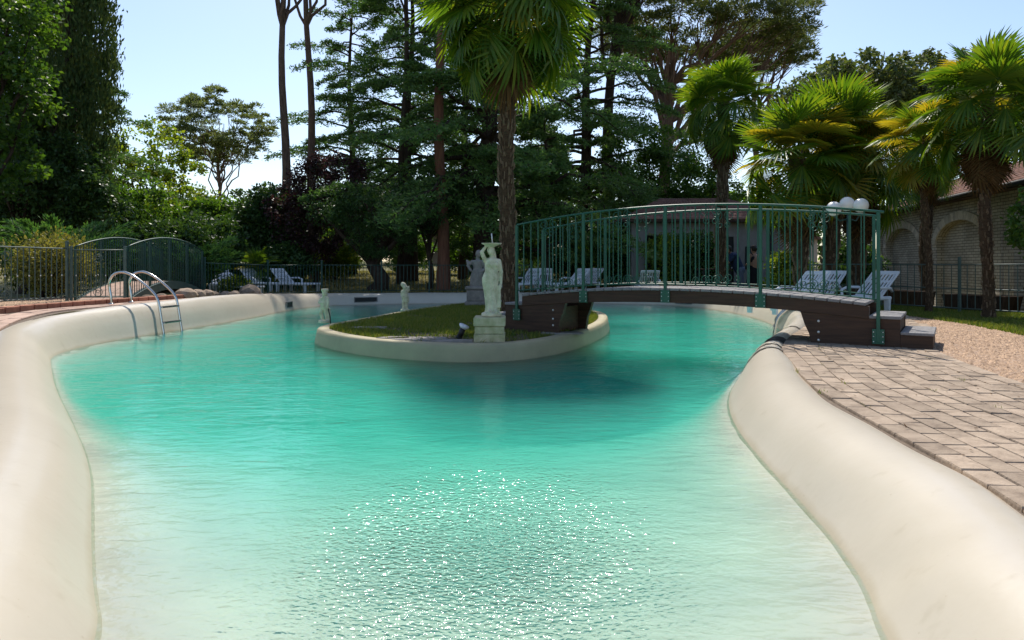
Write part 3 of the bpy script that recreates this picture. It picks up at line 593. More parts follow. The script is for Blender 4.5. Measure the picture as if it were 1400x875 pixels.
def child_statue(mb, k):
    mb.lathe([(.105, 0), (.11, .02), (.10, .05)], 12)
    if k == 0:                                           # boy, weight on one leg, jar on head
        capsule(mb, (-.03, 0, .05), (-.055, -.02, .17), .026, .034); capsule(mb, (-.055, -.02, .17), (-.03, 0, .29), .036, .048)
        capsule(mb, (.05, .01, .05), (.035, .0, .17), .026, .034); capsule(mb, (.035, 0, .17), (.025, 0, .29), .036, .048)
        capsule(mb, (.0, 0, .30), (.005, 0, .42), .07, .066, 12); capsule(mb, (.0, -.01, .36), (.012, 0, .45), .066, .05, 12)
        mb.ball((.012, -.005, .525), .055, 12, 9, (.95, 1, 1.1)); mb.lathe([(.04, .55), (.062, .565), (.066, .60), (.06, .612)], 14, (.01, 0, 0))
        capsule(mb, (-.055, 0, .44), (-.085, -.03, .37), .026, .022); capsule(mb, (-.085, -.03, .37), (-.02, -.07, .36), .021, .016)
        capsule(mb, (.065, 0, .44), (.085, -.01, .36), .026, .022); capsule(mb, (.085, -.01, .36), (.075, -.02, .27), .021, .016)
        capsule(mb, (.085, .02, .05), (.07, .02, .24), .03, .035)   # tree stump support
    else:                                                # child bent under a shell carried on the shoulders
        capsule(mb, (-.03, 0, .05), (-.035, 0, .18), .028, .036); capsule(mb, (-.035, 0, .18), (-.02, 0, .30), .038, .05)
        capsule(mb, (.04, .01, .05), (.035, .0, .18), .028, .036); capsule(mb, (.035, 0, .18), (.025, 0, .30), .038, .05)
        capsule(mb, (.0, 0, .30), (-.005, 0, .45), .072, .07, 12); mb.ball((-.01, -.02, .54), .052, 12, 9)
        capsule(mb, (-.05, .01, .62), (.06, .01, .48), .045, .055, 10); mb.ball((-.035, 0, .60), .066, 12, 8, (1, .7, .8))
        capsule(mb, (.07, 0, .45), (.085, 0, .55), .026, .022); capsule(mb, (-.07, 0, .45), (-.085, -.01, .36), .026, .02); capsule(mb, (-.085, -.01, .36), (-.05, -.06, .33), .02, .015)
        drape(mb, [(.20, .04, 0, .06, .055, 1), (.30, .01, 0, .085, .075, 1), (.36, 0, 0, .08, .072, .4)], 9, .05, 30)
for k, (px, py, hpx, lab) in enumerate([(442, 441, 47, 'small marble boy statue with a basket on his head on the island tip'), (553, 425, 40, 'small marble child statue bent under a load on the far island edge')]):
    p = G(px, py, IZ); sc = hpx*p.y/F/.61 if k == 0 else hpx*p.y/F/.66
    e = empty('statue', (p.x, p.y+.06, IZ-.012)); e.scale = (sc,)*3; tag(e, lab, 'statue'); mb = MB(); child_statue(mb, k); o = mb.build('figure', 'marble', e, True); fuse(o, .008, 2); e.rotation_euler = (0, 0, R(-15 if k == 0 else 20))
def grey_statue():
    p = G(652, 417, IZ); e = empty('statue', (p.x, p.y, IZ-.012)); tag(e, 'grey stone figure with raised elbow on a tall plinth behind the palm island', 'statue')
    mb = MB(); mb.box(-.26, .26, -.22, .22, 0, .10, .015); mb.box(-.22, .22, -.19, .19, .10, .36, .02); mb.box(-.25, .25, -.21, .21, .36, .43, .015); mb.build('plinth', 'greystone', e)
    mb = MB(); drape(mb, [(.42, 0, 0, .15, .13, 1.2), (.6, .0, 0, .15, .125, 1.2), (.74, .02, 0, .135, .11, .8), (.84, .02, 0, .10, .085, .5), (.97, .02, 0, .125, .09, .4), (1.02, .02, 0, .10, .075, .1)])
    capsule(mb, (.02, 0, 1.0), (.02, 0, 1.1), .045, .04); mb.ball((.03, -.01, 1.15), .072, 14, 9, (.9, 1, 1.15)); mb.ball((.04, .02, 1.18), .07, 12, 8)
    capsule(mb, (-.10, 0, .98), (-.20, -.03, .90), .045, .038); capsule(mb, (-.20, -.03, .90), (-.13, -.06, .78), .036, .028); capsule(mb, (-.18, 0, .93), (-.22, .02, 1.0), .05, .03)
    capsule(mb, (.13, 0, .98), (.19, -.01, .84), .044, .036); capsule(mb, (.19, -.01, .84), (.12, -.08, .76), .034, .026)
    o = mb.build('figure', 'greystone', e, True); fuse(o, .012, 2)
grey_statue()
# spotlight and small jet pipe on the island
p = G(629, 462, IZ); e = empty('spotlight', (p.x, p.y, IZ-.012)); tag(e, 'black tilted spotlight with pale lens standing on the island grass', 'spotlight')
MB().tube([(-.02, 0, .0), (.0, .0, .05)], .035, 12).build('base', 'black', e, True); MB().tube([(-.005, 0, .03), (.04, -.015, .135)], .036, 14).build('housing', 'black', e, True); MB().tube([(.04, -.015, .135), (.048, -.018, .152), (.056, -.02, .170)], [.045, .062, .064], 16).build('lens', 'white', e, True)
p = G(452, 441, IZ); tag(MB().tube([(0, 0, -.02), (-.01, 0, .10), (-.03, 0, .18), (-.035, 0, .22)], .009, 8).build('jet_pipe', 'black', smooth=True, loc=(p.x, p.y, IZ)), 'thin black water pipe standing beside the small boy statue', 'pipe')

# ------------------------------------------------------------------ pool ladders
def ladder(name, loc, rz, label, sc=1.0):
    e = empty(name, loc, rz); e.scale = (sc,)*3; tag(e, label, 'ladder')   # local -Y is into the pool, +Y is the deck
    for s in (-.24, .24):
        pts = [(s, .62, -.06), (s, .62, .10), (s, .66, .28), (s, .64, .40), (s, .57, .48), (s, .46, .51), (s, .36, .50), (s, .22, .44), (s, .02, .30), (s, -.12, .18), (s, -.19, .08), (s, -.22, -.05), (s, -.26, -.30), (s, -.32, -.62), (s, -.36, -.9)]
        P = chaikin(pts, 2, False); MB().tube([tuple(q) for q in P], .021, 10).build('handrail', 'steel', e, True)
        MB().lathe([(.045, 0), (.045, .012), (.028, .02)], 14, (s, .62, -.01)).build('flange', 'steel', e, True)
    for z, y in ((-.06, -.223), (-.31, -.262), (-.56, -.307)):
        t = MB().box(-.225, .225, y-.04, y+.04, z-.012, z+.012, .004).build('rung', 'steel', e); MB().box(-.19, .19, y-.03, y+.03, z+.0125, z+.016).build('grip_pad', 'black', t)
    return e
jl = int(np.argmin(np.hypot(PO[:, 0]+5.62, PO[:, 1]-11.25)))
la = math.atan2(N2[jl, 1], N2[jl, 0])-math.pi/2
pl = PO[jl, :2]+N2[jl]*.18; ladder('pool_ladder', (pl[0], pl[1], PO[jl, 2]), la, 'polished steel pool ladder with looped handrails over the cream coping')
jr = int(np.argmin(np.hypot(PO[:, 0]-4.3, PO[:, 1]-10.8))); pl = PO[jr, :2]+N2[jr]*.10
ladder('pool_ladder', (pl[0], pl[1], PO[jr, 2]-.12), math.atan2(N2[jr, 1], N2[jr, 0])-math.pi/2, 'steel pool ladder partly hidden beneath the footbridge', .9)
# skimmer slots in the far wall
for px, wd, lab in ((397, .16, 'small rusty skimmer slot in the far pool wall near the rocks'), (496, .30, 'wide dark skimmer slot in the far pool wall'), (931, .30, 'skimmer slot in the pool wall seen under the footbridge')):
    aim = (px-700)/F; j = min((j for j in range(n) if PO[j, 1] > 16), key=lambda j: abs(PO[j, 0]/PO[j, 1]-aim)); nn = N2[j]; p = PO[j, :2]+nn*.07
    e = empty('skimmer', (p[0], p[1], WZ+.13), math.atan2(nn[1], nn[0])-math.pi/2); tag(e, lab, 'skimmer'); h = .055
    MB().box(-wd, wd, -.03, .0, -h, h).build('opening', 'dark', e)  # solid dark plate, the slot's inner shade painted on
    fm = MB(); fm.box(-wd-.02, wd+.02, -.045, .0, h, h+.018); fm.box(-wd-.02, wd+.02, -.045, .0, -h-.018, -h); fm.box(-wd-.02, -wd, -.044, 0, -h, h); fm.box(wd, wd+.02, -.044, 0, -h, h); fm.build('frame', 'greystone', e)

# ------------------------------------------------------------------ fences
def fence(name, a, b, h, nb, npost, label, mat='iron', post_h=None, deco=True, gap=.08, barw=.0055, midrail=None, gate=False):
    a = Vector((a[0], a[1], 0)); b = Vector((b[0], b[1], 0)); d = b-a; L = d.length; za = float(H(a.x, a.y)); zb = float(H(b.x, b.y))
    e = empty(name, (a.x, a.y, za), math.atan2(d.y, d.x)); tag(e, label, 'fence'); g = lambda x: (zb-za)*x/L
    for z in [gap, h]+([midrail] if midrail else []): MB().tube([(0, 0, z), (L/2, 0, z+g(L/2)), (L, 0, z+g(L))], .011, 6).build('rail', mat, e, True)
    pm = MB().box(-.022, .022, -.022, .022, -.05, post_h or h+.14, .004).mesh('post'); pm.materials.append(M[mat])
    for k in range(npost): link('post', pm, None, e).location = (L*k/max(npost-1, 1), 0, g(L*k/max(npost-1, 1)))
    bmh = MB().box(-barw, barw, -barw, barw, gap, h).mesh('bar'); bmh.materials.append(M[mat])
    for k in range(1, nb):
        x = L*k/nb
        if min(abs(x-L*q/max(npost-1, 1)) for q in range(npost)) < .04: continue
        link('bar', bmh, None, e).location = (x, 0, g(x))
    if deco:
        c = MB(); r = .075
        c.tube([(r*math.cos(t*.35), -.012, r*math.sin(t*.35)) for t in range(19)], .006, 5)
        for s in (-1, 1): c.tube([(s*.05*(1-q/14)*math.cos(q*.5)*.9, -.012, .0+.05*(1-q/14)*math.sin(q*.5)) for q in range(12)], .004, 5)
        cm = c.mesh('scroll', True); cm.materials.append(M[mat])
        for k in range(npost-1):
            x = L*(k+.5)/(npost-1)
            for z in (gap+.085, h-.15): link('scroll', cm, None, e).location = (x, 0, z+g(x))
        collar = MB().ball((0, 0, 0), .011, 6, 4, (1, 1, 1.6)).mesh('collar', True); collar.materials.append(M['bolt'])
        for k in range(1, nb, 2): link('collar', collar, None, e).location = (L*k/nb, 0, h*.5+g(L*k/nb))
    return e
fence('pool_fence', (-8.25, 9.6), (-8.02, 12.3), .95, 22, 2, 'grey green iron fence beside the olive shrub and gravel strip')
fence('bridge_gate', (-7.97, 12.34), (-7.06, 12.45), .93, 11, 2, 'iron gate panel closing the small arched footbridge', post_h=1.0)
back = [(-7.25, 16.1), (-6.55, 18.3), (-5.55, 19.9), (-3.9, 20.4), (-2.5, 20.6), (-1.0, 20.7), (.6, 20.75)]
blab = ['dark iron fence section between arched footbridge and sun loungers', 'iron fence section before the pair of loungers', 'iron fence section before the lone lounger by the pool wall', 'far iron fence section with dry lawn behind', 'far iron fence section before the thick leaning trunk', 'far iron fence section before the reddish trunk']
for k in range(len(back)-1):
    L = math.dist(back[k], back[k+1]); fence('pool_fence', back[k], back[k+1], .84, int(L/.105), 2, blab[k], 'dgreen', deco=False, barw=.007)
rf = [(6.2, 14.6), (7.35, 13.6), (8.0, 12.2), (8.6, 10.6), (9.2, 8.8)]
rlab = ['thin iron fence section behind the sun loungers on the right', 'thin iron fence section left of the slender palm trunk', 'thin iron fence section between the two palm trunks before brick wall', 'thin iron fence section beside the stout palm before brick wall']
for k in range(4):
    L = math.dist(rf[k], rf[k+1]); fence('garden_fence', rf[k], rf[k+1], .86, int(L/.14), 2, rlab[k], 'iron', deco=False, barw=.005, midrail=.43)

# ------------------------------------------------------------------ small arched footbridge on the left
ab = empty('arched_footbridge', (-7.52, 12.5, .19), R(4)); tag(ab, 'small arched footbridge with pink brick deck and curved dark green railings', 'bridge')
AL = 3.6; AW = .92
def az(t): return .30*(1-((t-AL/2)/(AL/2))**2)
ts = np.linspace(0, AL, 25)
for s in (-1, 1):
    x0, x1 = (s*AW/2-.04, s*AW/2+.04); vs = []; 
    for t in ts: vs += [(x0, t, az(t)+.02), (x1, t, az(t)+.02), (x1, t, az(t)-.15), (x0, t, az(t)-.15)]
    MB().add(vs, [(4*q+a, 4*q+(a+1) % 4, 4*q+4+(a+1) % 4, 4*q+4+a) for q in range(24) for a in range(4)]).build('side_beam', 'iron', ab)
    MB().tube([(s*AW/2, t, az(t)*.75+.99) for t in ts], .016, 6).build('handrail', 'dgreen', ab, True)
    for t in np.linspace(0, AL, 5): MB().box(s*AW/2-.018, s*AW/2+.018, t-.018, t+.018, az(t)-.1, az(t)*.75+.99).build('post', 'dgreen', ab)
    for t in np.arange(.09, AL, .09): MB().box(s*AW/2-.006, s*AW/2+.006, t-.006, t+.006, az(t)+.02, az(t)*.75+.985).build('bar', 'dgreen', ab)
t = .0
while t < AL-.1:
    for k in range(4):
        x = -AW/2+.05+k*.205; a = math.atan((az(t+.06)-az(t+.04))/.02)
        o = MB().box(-.098, .098, -.048, .048, -.02, .02, .004).build('brick', 'pinkpaver', ab, loc=(x+.10, t+.05, az(t+.05)+.0)); o.rotation_euler = (a, 0, 0)
    t += .104
# rocks beside the pool on the left
rk = []
for k in range(34):
    yy = random.uniform(13.0, 18.0); xx = np.interp(yy, [12, 14.5, 16.5, 18.2], [-6.35, -6.15, -6.15, -6.0])-random.uniform(.0, .75); r = random.uniform(.06, .17)
    if k == 0: xx, yy, r = -6.28, 16.3, .30
    if k == 1: xx, yy, r = -6.30, 13.25, .22
    if any(math.hypot(xx-a, yy-b) < (r+c)*.85 for a, b, c in rk): continue
    rk.append((xx, yy, r)); bm = bmesh.new(); bmesh.ops.create_icosphere(bm, subdivisions=2, radius=r)
    sx, sy, sz = random.uniform(.9, 1.4), random.uniform(.8, 1.2), random.uniform(.5, .8); ph = random.uniform(0, 9)
    for v in bm.verts:
        v.co *= 1+.16*math.sin(v.co.x*9/r*.3+ph)+.12*math.sin(v.co.y*7/r*.4+ph*2)+random.uniform(-.05, .05); v.co = Vector((v.co.x*sx, v.co.y*sy, v.co.z*sz))
    me = bpy.data.meshes.new('rock'); bm.to_mesh(me); bm.free(); o = link('rock', me, 'rock'); o.location = (xx, yy, float(H(xx, yy))+r*.3); o.rotation_euler = (0, 0, random.uniform(0, 6))
    if k == 0: tag(o, 'largest rounded boulder among the rocks behind the pool coping', 'rock')
    elif k == 1: tag(o, 'smooth tan boulder just behind the pool ladder', 'rock')
    else: tag(o, 'small brown rock in the row behind the pool coping', 'rock', 'rocks along the left pool edge')

# ------------------------------------------------------------------ sun loungers
def lounger():
    e = empty('sun_lounger'); w = .30                    # local: foot end at -Y, back rises at +Y
    for s in (-1, 1):
        MB().box(s*w-.03, s*w+.03, -1.15, .35, .24, .31, .02).build('side_rail', 'white', e)
        MB().tube([(s*w, -.25, .30), (s*w*1.12, -.22, .42), (s*w*1.15, -.05, .47), (s*w*1.15, .28, .46), (s*w*1.05, .36, .40)], .026, 8).build('armrest', 'white', e, True)
        for y in (-.98, .25): MB().prism([(-.045, 0), (.045, 0), (.06, .26), (-.06, .26)], -.025, .025).build('leg', 'white', e).location = (s*w, y, 0)
    st = MB()
    for x in np.linspace(-.255, .255, 9): st.box(x-.020, x+.020, -1.12, .08, .285, .307, .006)
    for y in (-1.12, -.5, .06): st.box(-.27, .27, y-.03, y+.03, .262, .284)
    st.build('seat', 'white', e)
    bk = MB()
    for x in np.linspace(-.225, .225, 7): bk.box(x-.020, x+.020, -.012, .012, .03, .66, .006)
    bk.box(-.285, .285, -.016, .016, .62, .72, .01); bk.box(-.285, .285, -.0145, .0145, .0, .06, .01); bk.box(-.30, -.262, -.018, .018, .02, .70, .01); bk.box(.262, .30, -.018, .018, .02, .70, .01); bk.box(-.27, .27, -.014, .014, .40, .45)
    o = bk.build('backrest', 'white', e); o.location = (0, .09, .29); o.rotation_euler = (R(-48), 0, 0)
    return e
ll = lounger(); used = False
lspots = [((-8.9, 20.9), 30, 'tilted white lounger behind the left rocks with upright back'), ((-8.1, 19.9), 55, 'white lounger half hidden behind the fence post by the rocks'), ((-8.1, 21.8), 60, 'brightly lit white lounger with raised back by the fence'), ((-6.9, 21.2), 62, 'white slatted lounger alone at the far pool fence'),
 ((.45, 21.1), -34, 'white slatted lounger beside the palm trunk beyond the pool'), ((1.0, 22.2), -8, 'shaded lounger behind the one beside the palm trunk'), ((1.85, 21.2), -50, 'white lounger seen through the left end of the railing'), ((2.45, 22.3), -45, 'shaded lounger deepest behind the left railing'),
 ((4.05, 20.3), 175, 'pale lounger standing before the ivy porch with its back to the pool'), ((5.15, 12.3), -62, 'white slatted lounger in front of the hedge by the globe lamp'), ((5.75, 12.9), -58, 'cream lounger with solid curved back by the globe lamp'), ((6.30, 12.2), -66, 'white slatted lounger beside the bridge steps and brick wall')]
for (x, y), rz_, lab in lspots:
    o = copy_tree(ll) if used else ll; used = True
    o.location = (x, y, float(H(x, y))); o.rotation_euler = (0, 0, R(rz_)); tag(o, lab, 'sun lounger', 'white sun loungers around the pool')
    o.scale = (.92, .92, .80 if 'half hidden' in lab else .95)
# globe lamp
e = empty('globe_lamp', (5.92, 12.0, 0)); tag(e, 'garden lamp post with three white opal globes behind the bridge railing', 'lamp')
MB().tube([(0, 0, 0), (0, 0, 1.72)], .035, 10).build('pole', 'dgreen', e, True); MB().lathe([(.11, 0), (.11, .05), (.05, .12)], 14).build('base', 'dgreen', e, True)
for (px, py) in ((1140, 285.5), (1158, 279), (1177, 281)):
    d = 12.0+(.12 if px == 1158 else -.03); q = Q(px, py, d)-Vector((5.92, 12.0, 0)); MB().tube([(0, 0, 1.66), (q.x*.6, q.y*.6, 1.62), (q.x, q.y, q.z-.12)], .014, 8).build('arm', 'dgreen', e, True); MB().ball(q, .128, 24, 16).build('globe', 'globe', e, True)

# ------------------------------------------------------------------ buildings
def uvmesh(o):                                           # metre-scaled box mapping for brickwork
    me = o.data; uv = me.uv_layers.new(name='UVMap')
    for p in me.polygons:
        nn = p.normal
        for li in p.loop_indices:
            c = me.vertices[me.loops[li].vertex_index].co
            uv.data[li].uv = (c.x, c.z) if abs(nn.y) > .7 else ((c.y, c.z) if abs(nn.x) > .7 else (c.x, c.y))
def tiles(L, S, parent, name='roof_tiles', step=.22, row=.30):   # wavy pantiles over a slope L wide, S long (local x, y)
    nx = int(L/step*6); ny = int(S/row); V = []; Fq = []
    xs = np.linspace(0, L, nx+1); prof_ = .045*np.abs(np.sin(np.pi*xs/step))
    for r in range(ny):
        y0, y1 = r*row, (r+1)*row+.03; b = len(V)
        for x, p_ in zip(xs, prof_): V += [(x, y0, p_+.035), (x, y1, p_+.005), (x, y0, p_*.2)]
        for q in range(nx): Fq += [(b+3*q, b+3*q+3, b+3*q+4, b+3*q+1), (b+3*q+2, b+3*q+5, b+3*q+3, b+3*q)]
    return npmesh(name, np.array(V), np.array(Fq))
def brick_building():
    A = Vector((13.2, 24.5, -.38)); Bp = Vector((10.5, 11.1, -.38)); d = Bp-A; L = d.length          # left end, right end of the wall as seen
    e = empty('brick_building', A, math.atan2(d.y, d.x)); tag(e, 'long low grey brown brick building with blind arches and tiled roof', 'building'); Hh = 2.92
    ar = []; wdt = 2.9; x = .72
    while x+wdt < L: ar.append(x); x += 4.24
    bm = bmesh.new()
    def quad(pts): bm.faces.new([bm.verts.new(p) for p in pts])
    spr = 1.80; r = wdt/2; rise = .62; top = spr+rise; dep = .20         # local: wall face at y=0, looks to -y; recess goes to +y
    quad([(0, 0, 0), (ar[0], 0, 0), (ar[0], 0, Hh), (0, 0, Hh)])
    for k, x0 in enumerate(ar):
        x1 = x0+wdt; nxt = ar[k+1] if k+1 < len(ar) else L
        quad([(x1, 0, 0), (nxt, 0, 0), (nxt, 0, Hh), (x1, 0, Hh)])
        arc = [(x0+r-r*math.cos(math.pi*q/16), spr+rise*math.sin(math.pi*q/16)) for q in range(17)]
        for q in range(16): quad([(arc[q][0], 0, arc[q][1]), (arc[q+1][0], 0, arc[q+1][1]), (arc[q+1][0], 0, Hh), (arc[q][0], 0, Hh)])
        out = [(x0, 0.)]+arc+[(x1, 0.)]
        for q in range(len(out)-1): quad([(out[q][0], 0, out[q][1]), (out[q][0], dep, out[q][1]), (out[q+1][0], dep, out[q+1][1]), (out[q+1][0], 0, out[q+1][1])])
        quad([(x0, dep, 0), (x1, dep, 0), (x1, dep, top), (x0, dep, top)])
    quad([(0, 4, 0), (0, 0, 0), (0, 0, Hh), (0, 4, Hh)]); quad([(L, 0, 0), (L, 4, 0), (L, 4, Hh), (L, 0, Hh)])
    bmesh.ops.remove_doubles(bm, verts=bm.verts, dist=.0005)
    me = bpy.data.meshes.new('wall'); bm.to_mesh(me); bm.free(); o = link('wall', me, 'brickwall', e); uvmesh(o)
    for x0 in ar:                                        # projecting arch rings of brick
        mb = MB(); 
        for q in range(34):
            a0 = math.pi*(q+.06)/34; a1 = math.pi*(q+.94)/34; P = []
            for yy in (-.04, .02):
                for ex, an in ((.01, a0), (.24, a0), (.24, a1), (.01, a1)): P.append((x0+r-(r+ex)*math.cos(an), yy, spr+(rise+ex)*math.sin(an)))
            mb.add(P, [(0, 1, 2, 3), (7, 6, 5, 4), (0, 4, 5, 1), (1, 5, 6, 2), (2, 6, 7, 3), (3, 7, 4, 0)])
        mb.build('arch_ring', 'archbrick', e)
        b = MB().box(x0-.86, x0-.46, -.05, .0, 0, Hh-.15).build('pilaster', 'brickwall', e); uvmesh(b)
    MB().box(-.2, L+.2, -.30, .02, Hh, Hh+.09).build('eave', 'wood', e)
    me = tiles(L+.6, 3.6, None); rf_ = link('roof', me, 'tile', e); rf_.location = (-.3, -.42, Hh+.07); rf_.rotation_euler = (R(22), 0, 0); rf_['kind'] = 'stuff'
    MB().tube([(0, -.46, Hh+.05), (L, -.46, Hh+.05)], .06, 8).build('gutter', 'dark', e, True)
brick_building()
for k, (x, y, lab) in enumerate(((8.9, 15.6, 'dark stone planter trough against brick wall behind the loungers'), (9.55, 13.9, 'dark planter trough between the two palm trunks'), (10.0, 12.2, 'dark planter trough beside the stout palm trunk'))):
    o = MB().add([(-.6, -.2, 0), (.6, -.2, 0), (.6, .2, 0), (-.6, .2, 0), (-.68, -.26, .5), (.68, -.26, .5), (.68, .26, .5), (-.68, .26, .5), (-.6, -.2, .5), (.6, -.2, .5), (.6, .2, .5), (-.6, .2, .5), (-.56, -.17, .4), (.56, -.17, .4), (.56, .17, .4), (-.56, .17, .4)],
        [(0, 3, 2, 1), (0, 1, 5, 4), (1, 2, 6, 5), (2, 3, 7, 6), (3, 0, 4, 7), (4, 5, 9, 8), (5, 6, 10, 9), (6, 7, 11, 10), (7, 4, 8, 11), (8, 9, 13, 12), (9, 10, 14, 13), (10, 11, 15, 14), (11, 8, 12, 15), (12, 13, 14, 15)]).build('planter', 'bark', loc=(x, y, float(H(x, y)))); o.rotation_euler = (0, 0, R(-75)); tag(o, lab, 'planter')
def house():
    x0, x1, y0, y1 = 4.2, 9.6, 24.0, 28.5; z0 = float(H(7, 24))-.1
    e = empty('garden_house', (x0, y0, z0)); tag(e, 'small plastered garden house with hipped tile roof behind the footbridge', 'house'); L = x1-x0; D = y1-y0; h = 2.42-z0
    w = MB()
    ops = [(.55, 2.5, 0, 2.15), (3.15, 3.6, .0, 2.1)]
    cuts = [0, .55, 2.5, 3.15, 3.6, L]
    for a, b in ((0, .55), (2.5, 3.15), (3.6, L)): w.box(a, b, 0, .18, 0, h)
    w.box(.551, 2.499, .001, .179, 2.15, h); w.box(3.151, 3.599, .001, .179, 2.1, h); w.box(0, .18, .181, D, 0, h); w.box(L-.18, L, .181, D, 0, h); w.box(.181, L-.181, D-.18, D, 0, h); w.build('wall', 'plaster', e)
    MB().box(.56, 2.49, 1.2, 1.25, 0, 2.15).build('porch_back', 'dark', e)  # near-black panel: the shade inside the porch put into its colour
    dr = MB().box(3.155, 3.595, .06, .11, 0, 2.09).build('door', 'dark', e)
    MB().ball((3.54, .045, 1.0), .03, 8, 6).build('handle', 'bolt', dr, True)
    wd = MB().box(4.0, 4.35, -.03, .0, .95, 1.75).build('window', 'dark', e); MB().box(4.03, 4.32, -.04, -.031, .98, 1.72).build('pane', 'glass', wd)
    for x in (3.0, 4.9): MB().tube([(x, -.05, 0), (x, -.05, h)], .05, 8).build('downpipe', 'dark', e, True)
    o_ = .45; rh = .95; me = tiles(L+2*o_, D/2+o_+.1, None); X = np.empty(len(me.vertices)*3, np.float32); me.vertices.foreach_get('co', X); P = X.reshape(-1, 3)
    S_ = D/2+o_; t = np.clip(P[:, 1]/S_, 0, 1); cx = (L+2*o_)/2; P[:, 0] = cx+(P[:, 0]-cx)*(1-t*.62); P[:, 2] += rh*t; me.vertices.foreach_set('co', P.ravel()); me.update()
    rf_ = link('roof', me, 'tile', e); rf_.location = (-o_, -o_, h); rf_['kind'] = 'stuff'
    c0 = cx-o_; hw = cx*.38
    mb = MB(); mb.add([(-o_, -o_, h), (-o_, D+o_, h), (c0-hw, D/2, h+rh), (L+o_, -o_, h), (L+o_, D+o_, h), (c0+hw, D/2, h+rh)], [(0, 2, 1), (3, 4, 5), (1, 2, 5, 4)]); mb.build('roof_hip', 'tile', e)
    MB().box(-o_+.02, L+o_-.02, -o_+.02, 0, h-.08, h-.005).build('eave', 'wood', e)
house()
# distant pale houses glimpsed through gaps
for (px, py, d, w, hh, lab) in ((1085, 348, 46, 3.2, 2.0, 'distant low house with red roof right of the garden house'), (620, 340, 62, 4, 3.0, 'distant pale building glimpsed behind the tree trunks')):
    q = Q(px, py, d); z = float(H(q.x, d)); e = empty('far_house', (q.x, d, z)); tag(e, lab, 'house')
    MB().box(-w/2, w/2, 0, 3, 0, hh).build('wall', 'farwall', e); MB().prism([(-w/2-.3, hh+.002), (w/2+.3, hh+.002), (0, hh+.9)], -.3, 3.3).build('roof', 'tile', e)
    for x in (-w/4, w/4): MB().box(x-.3, x+.3, -.03, -.002, .8, 1.6).build('window', 'glass', e)

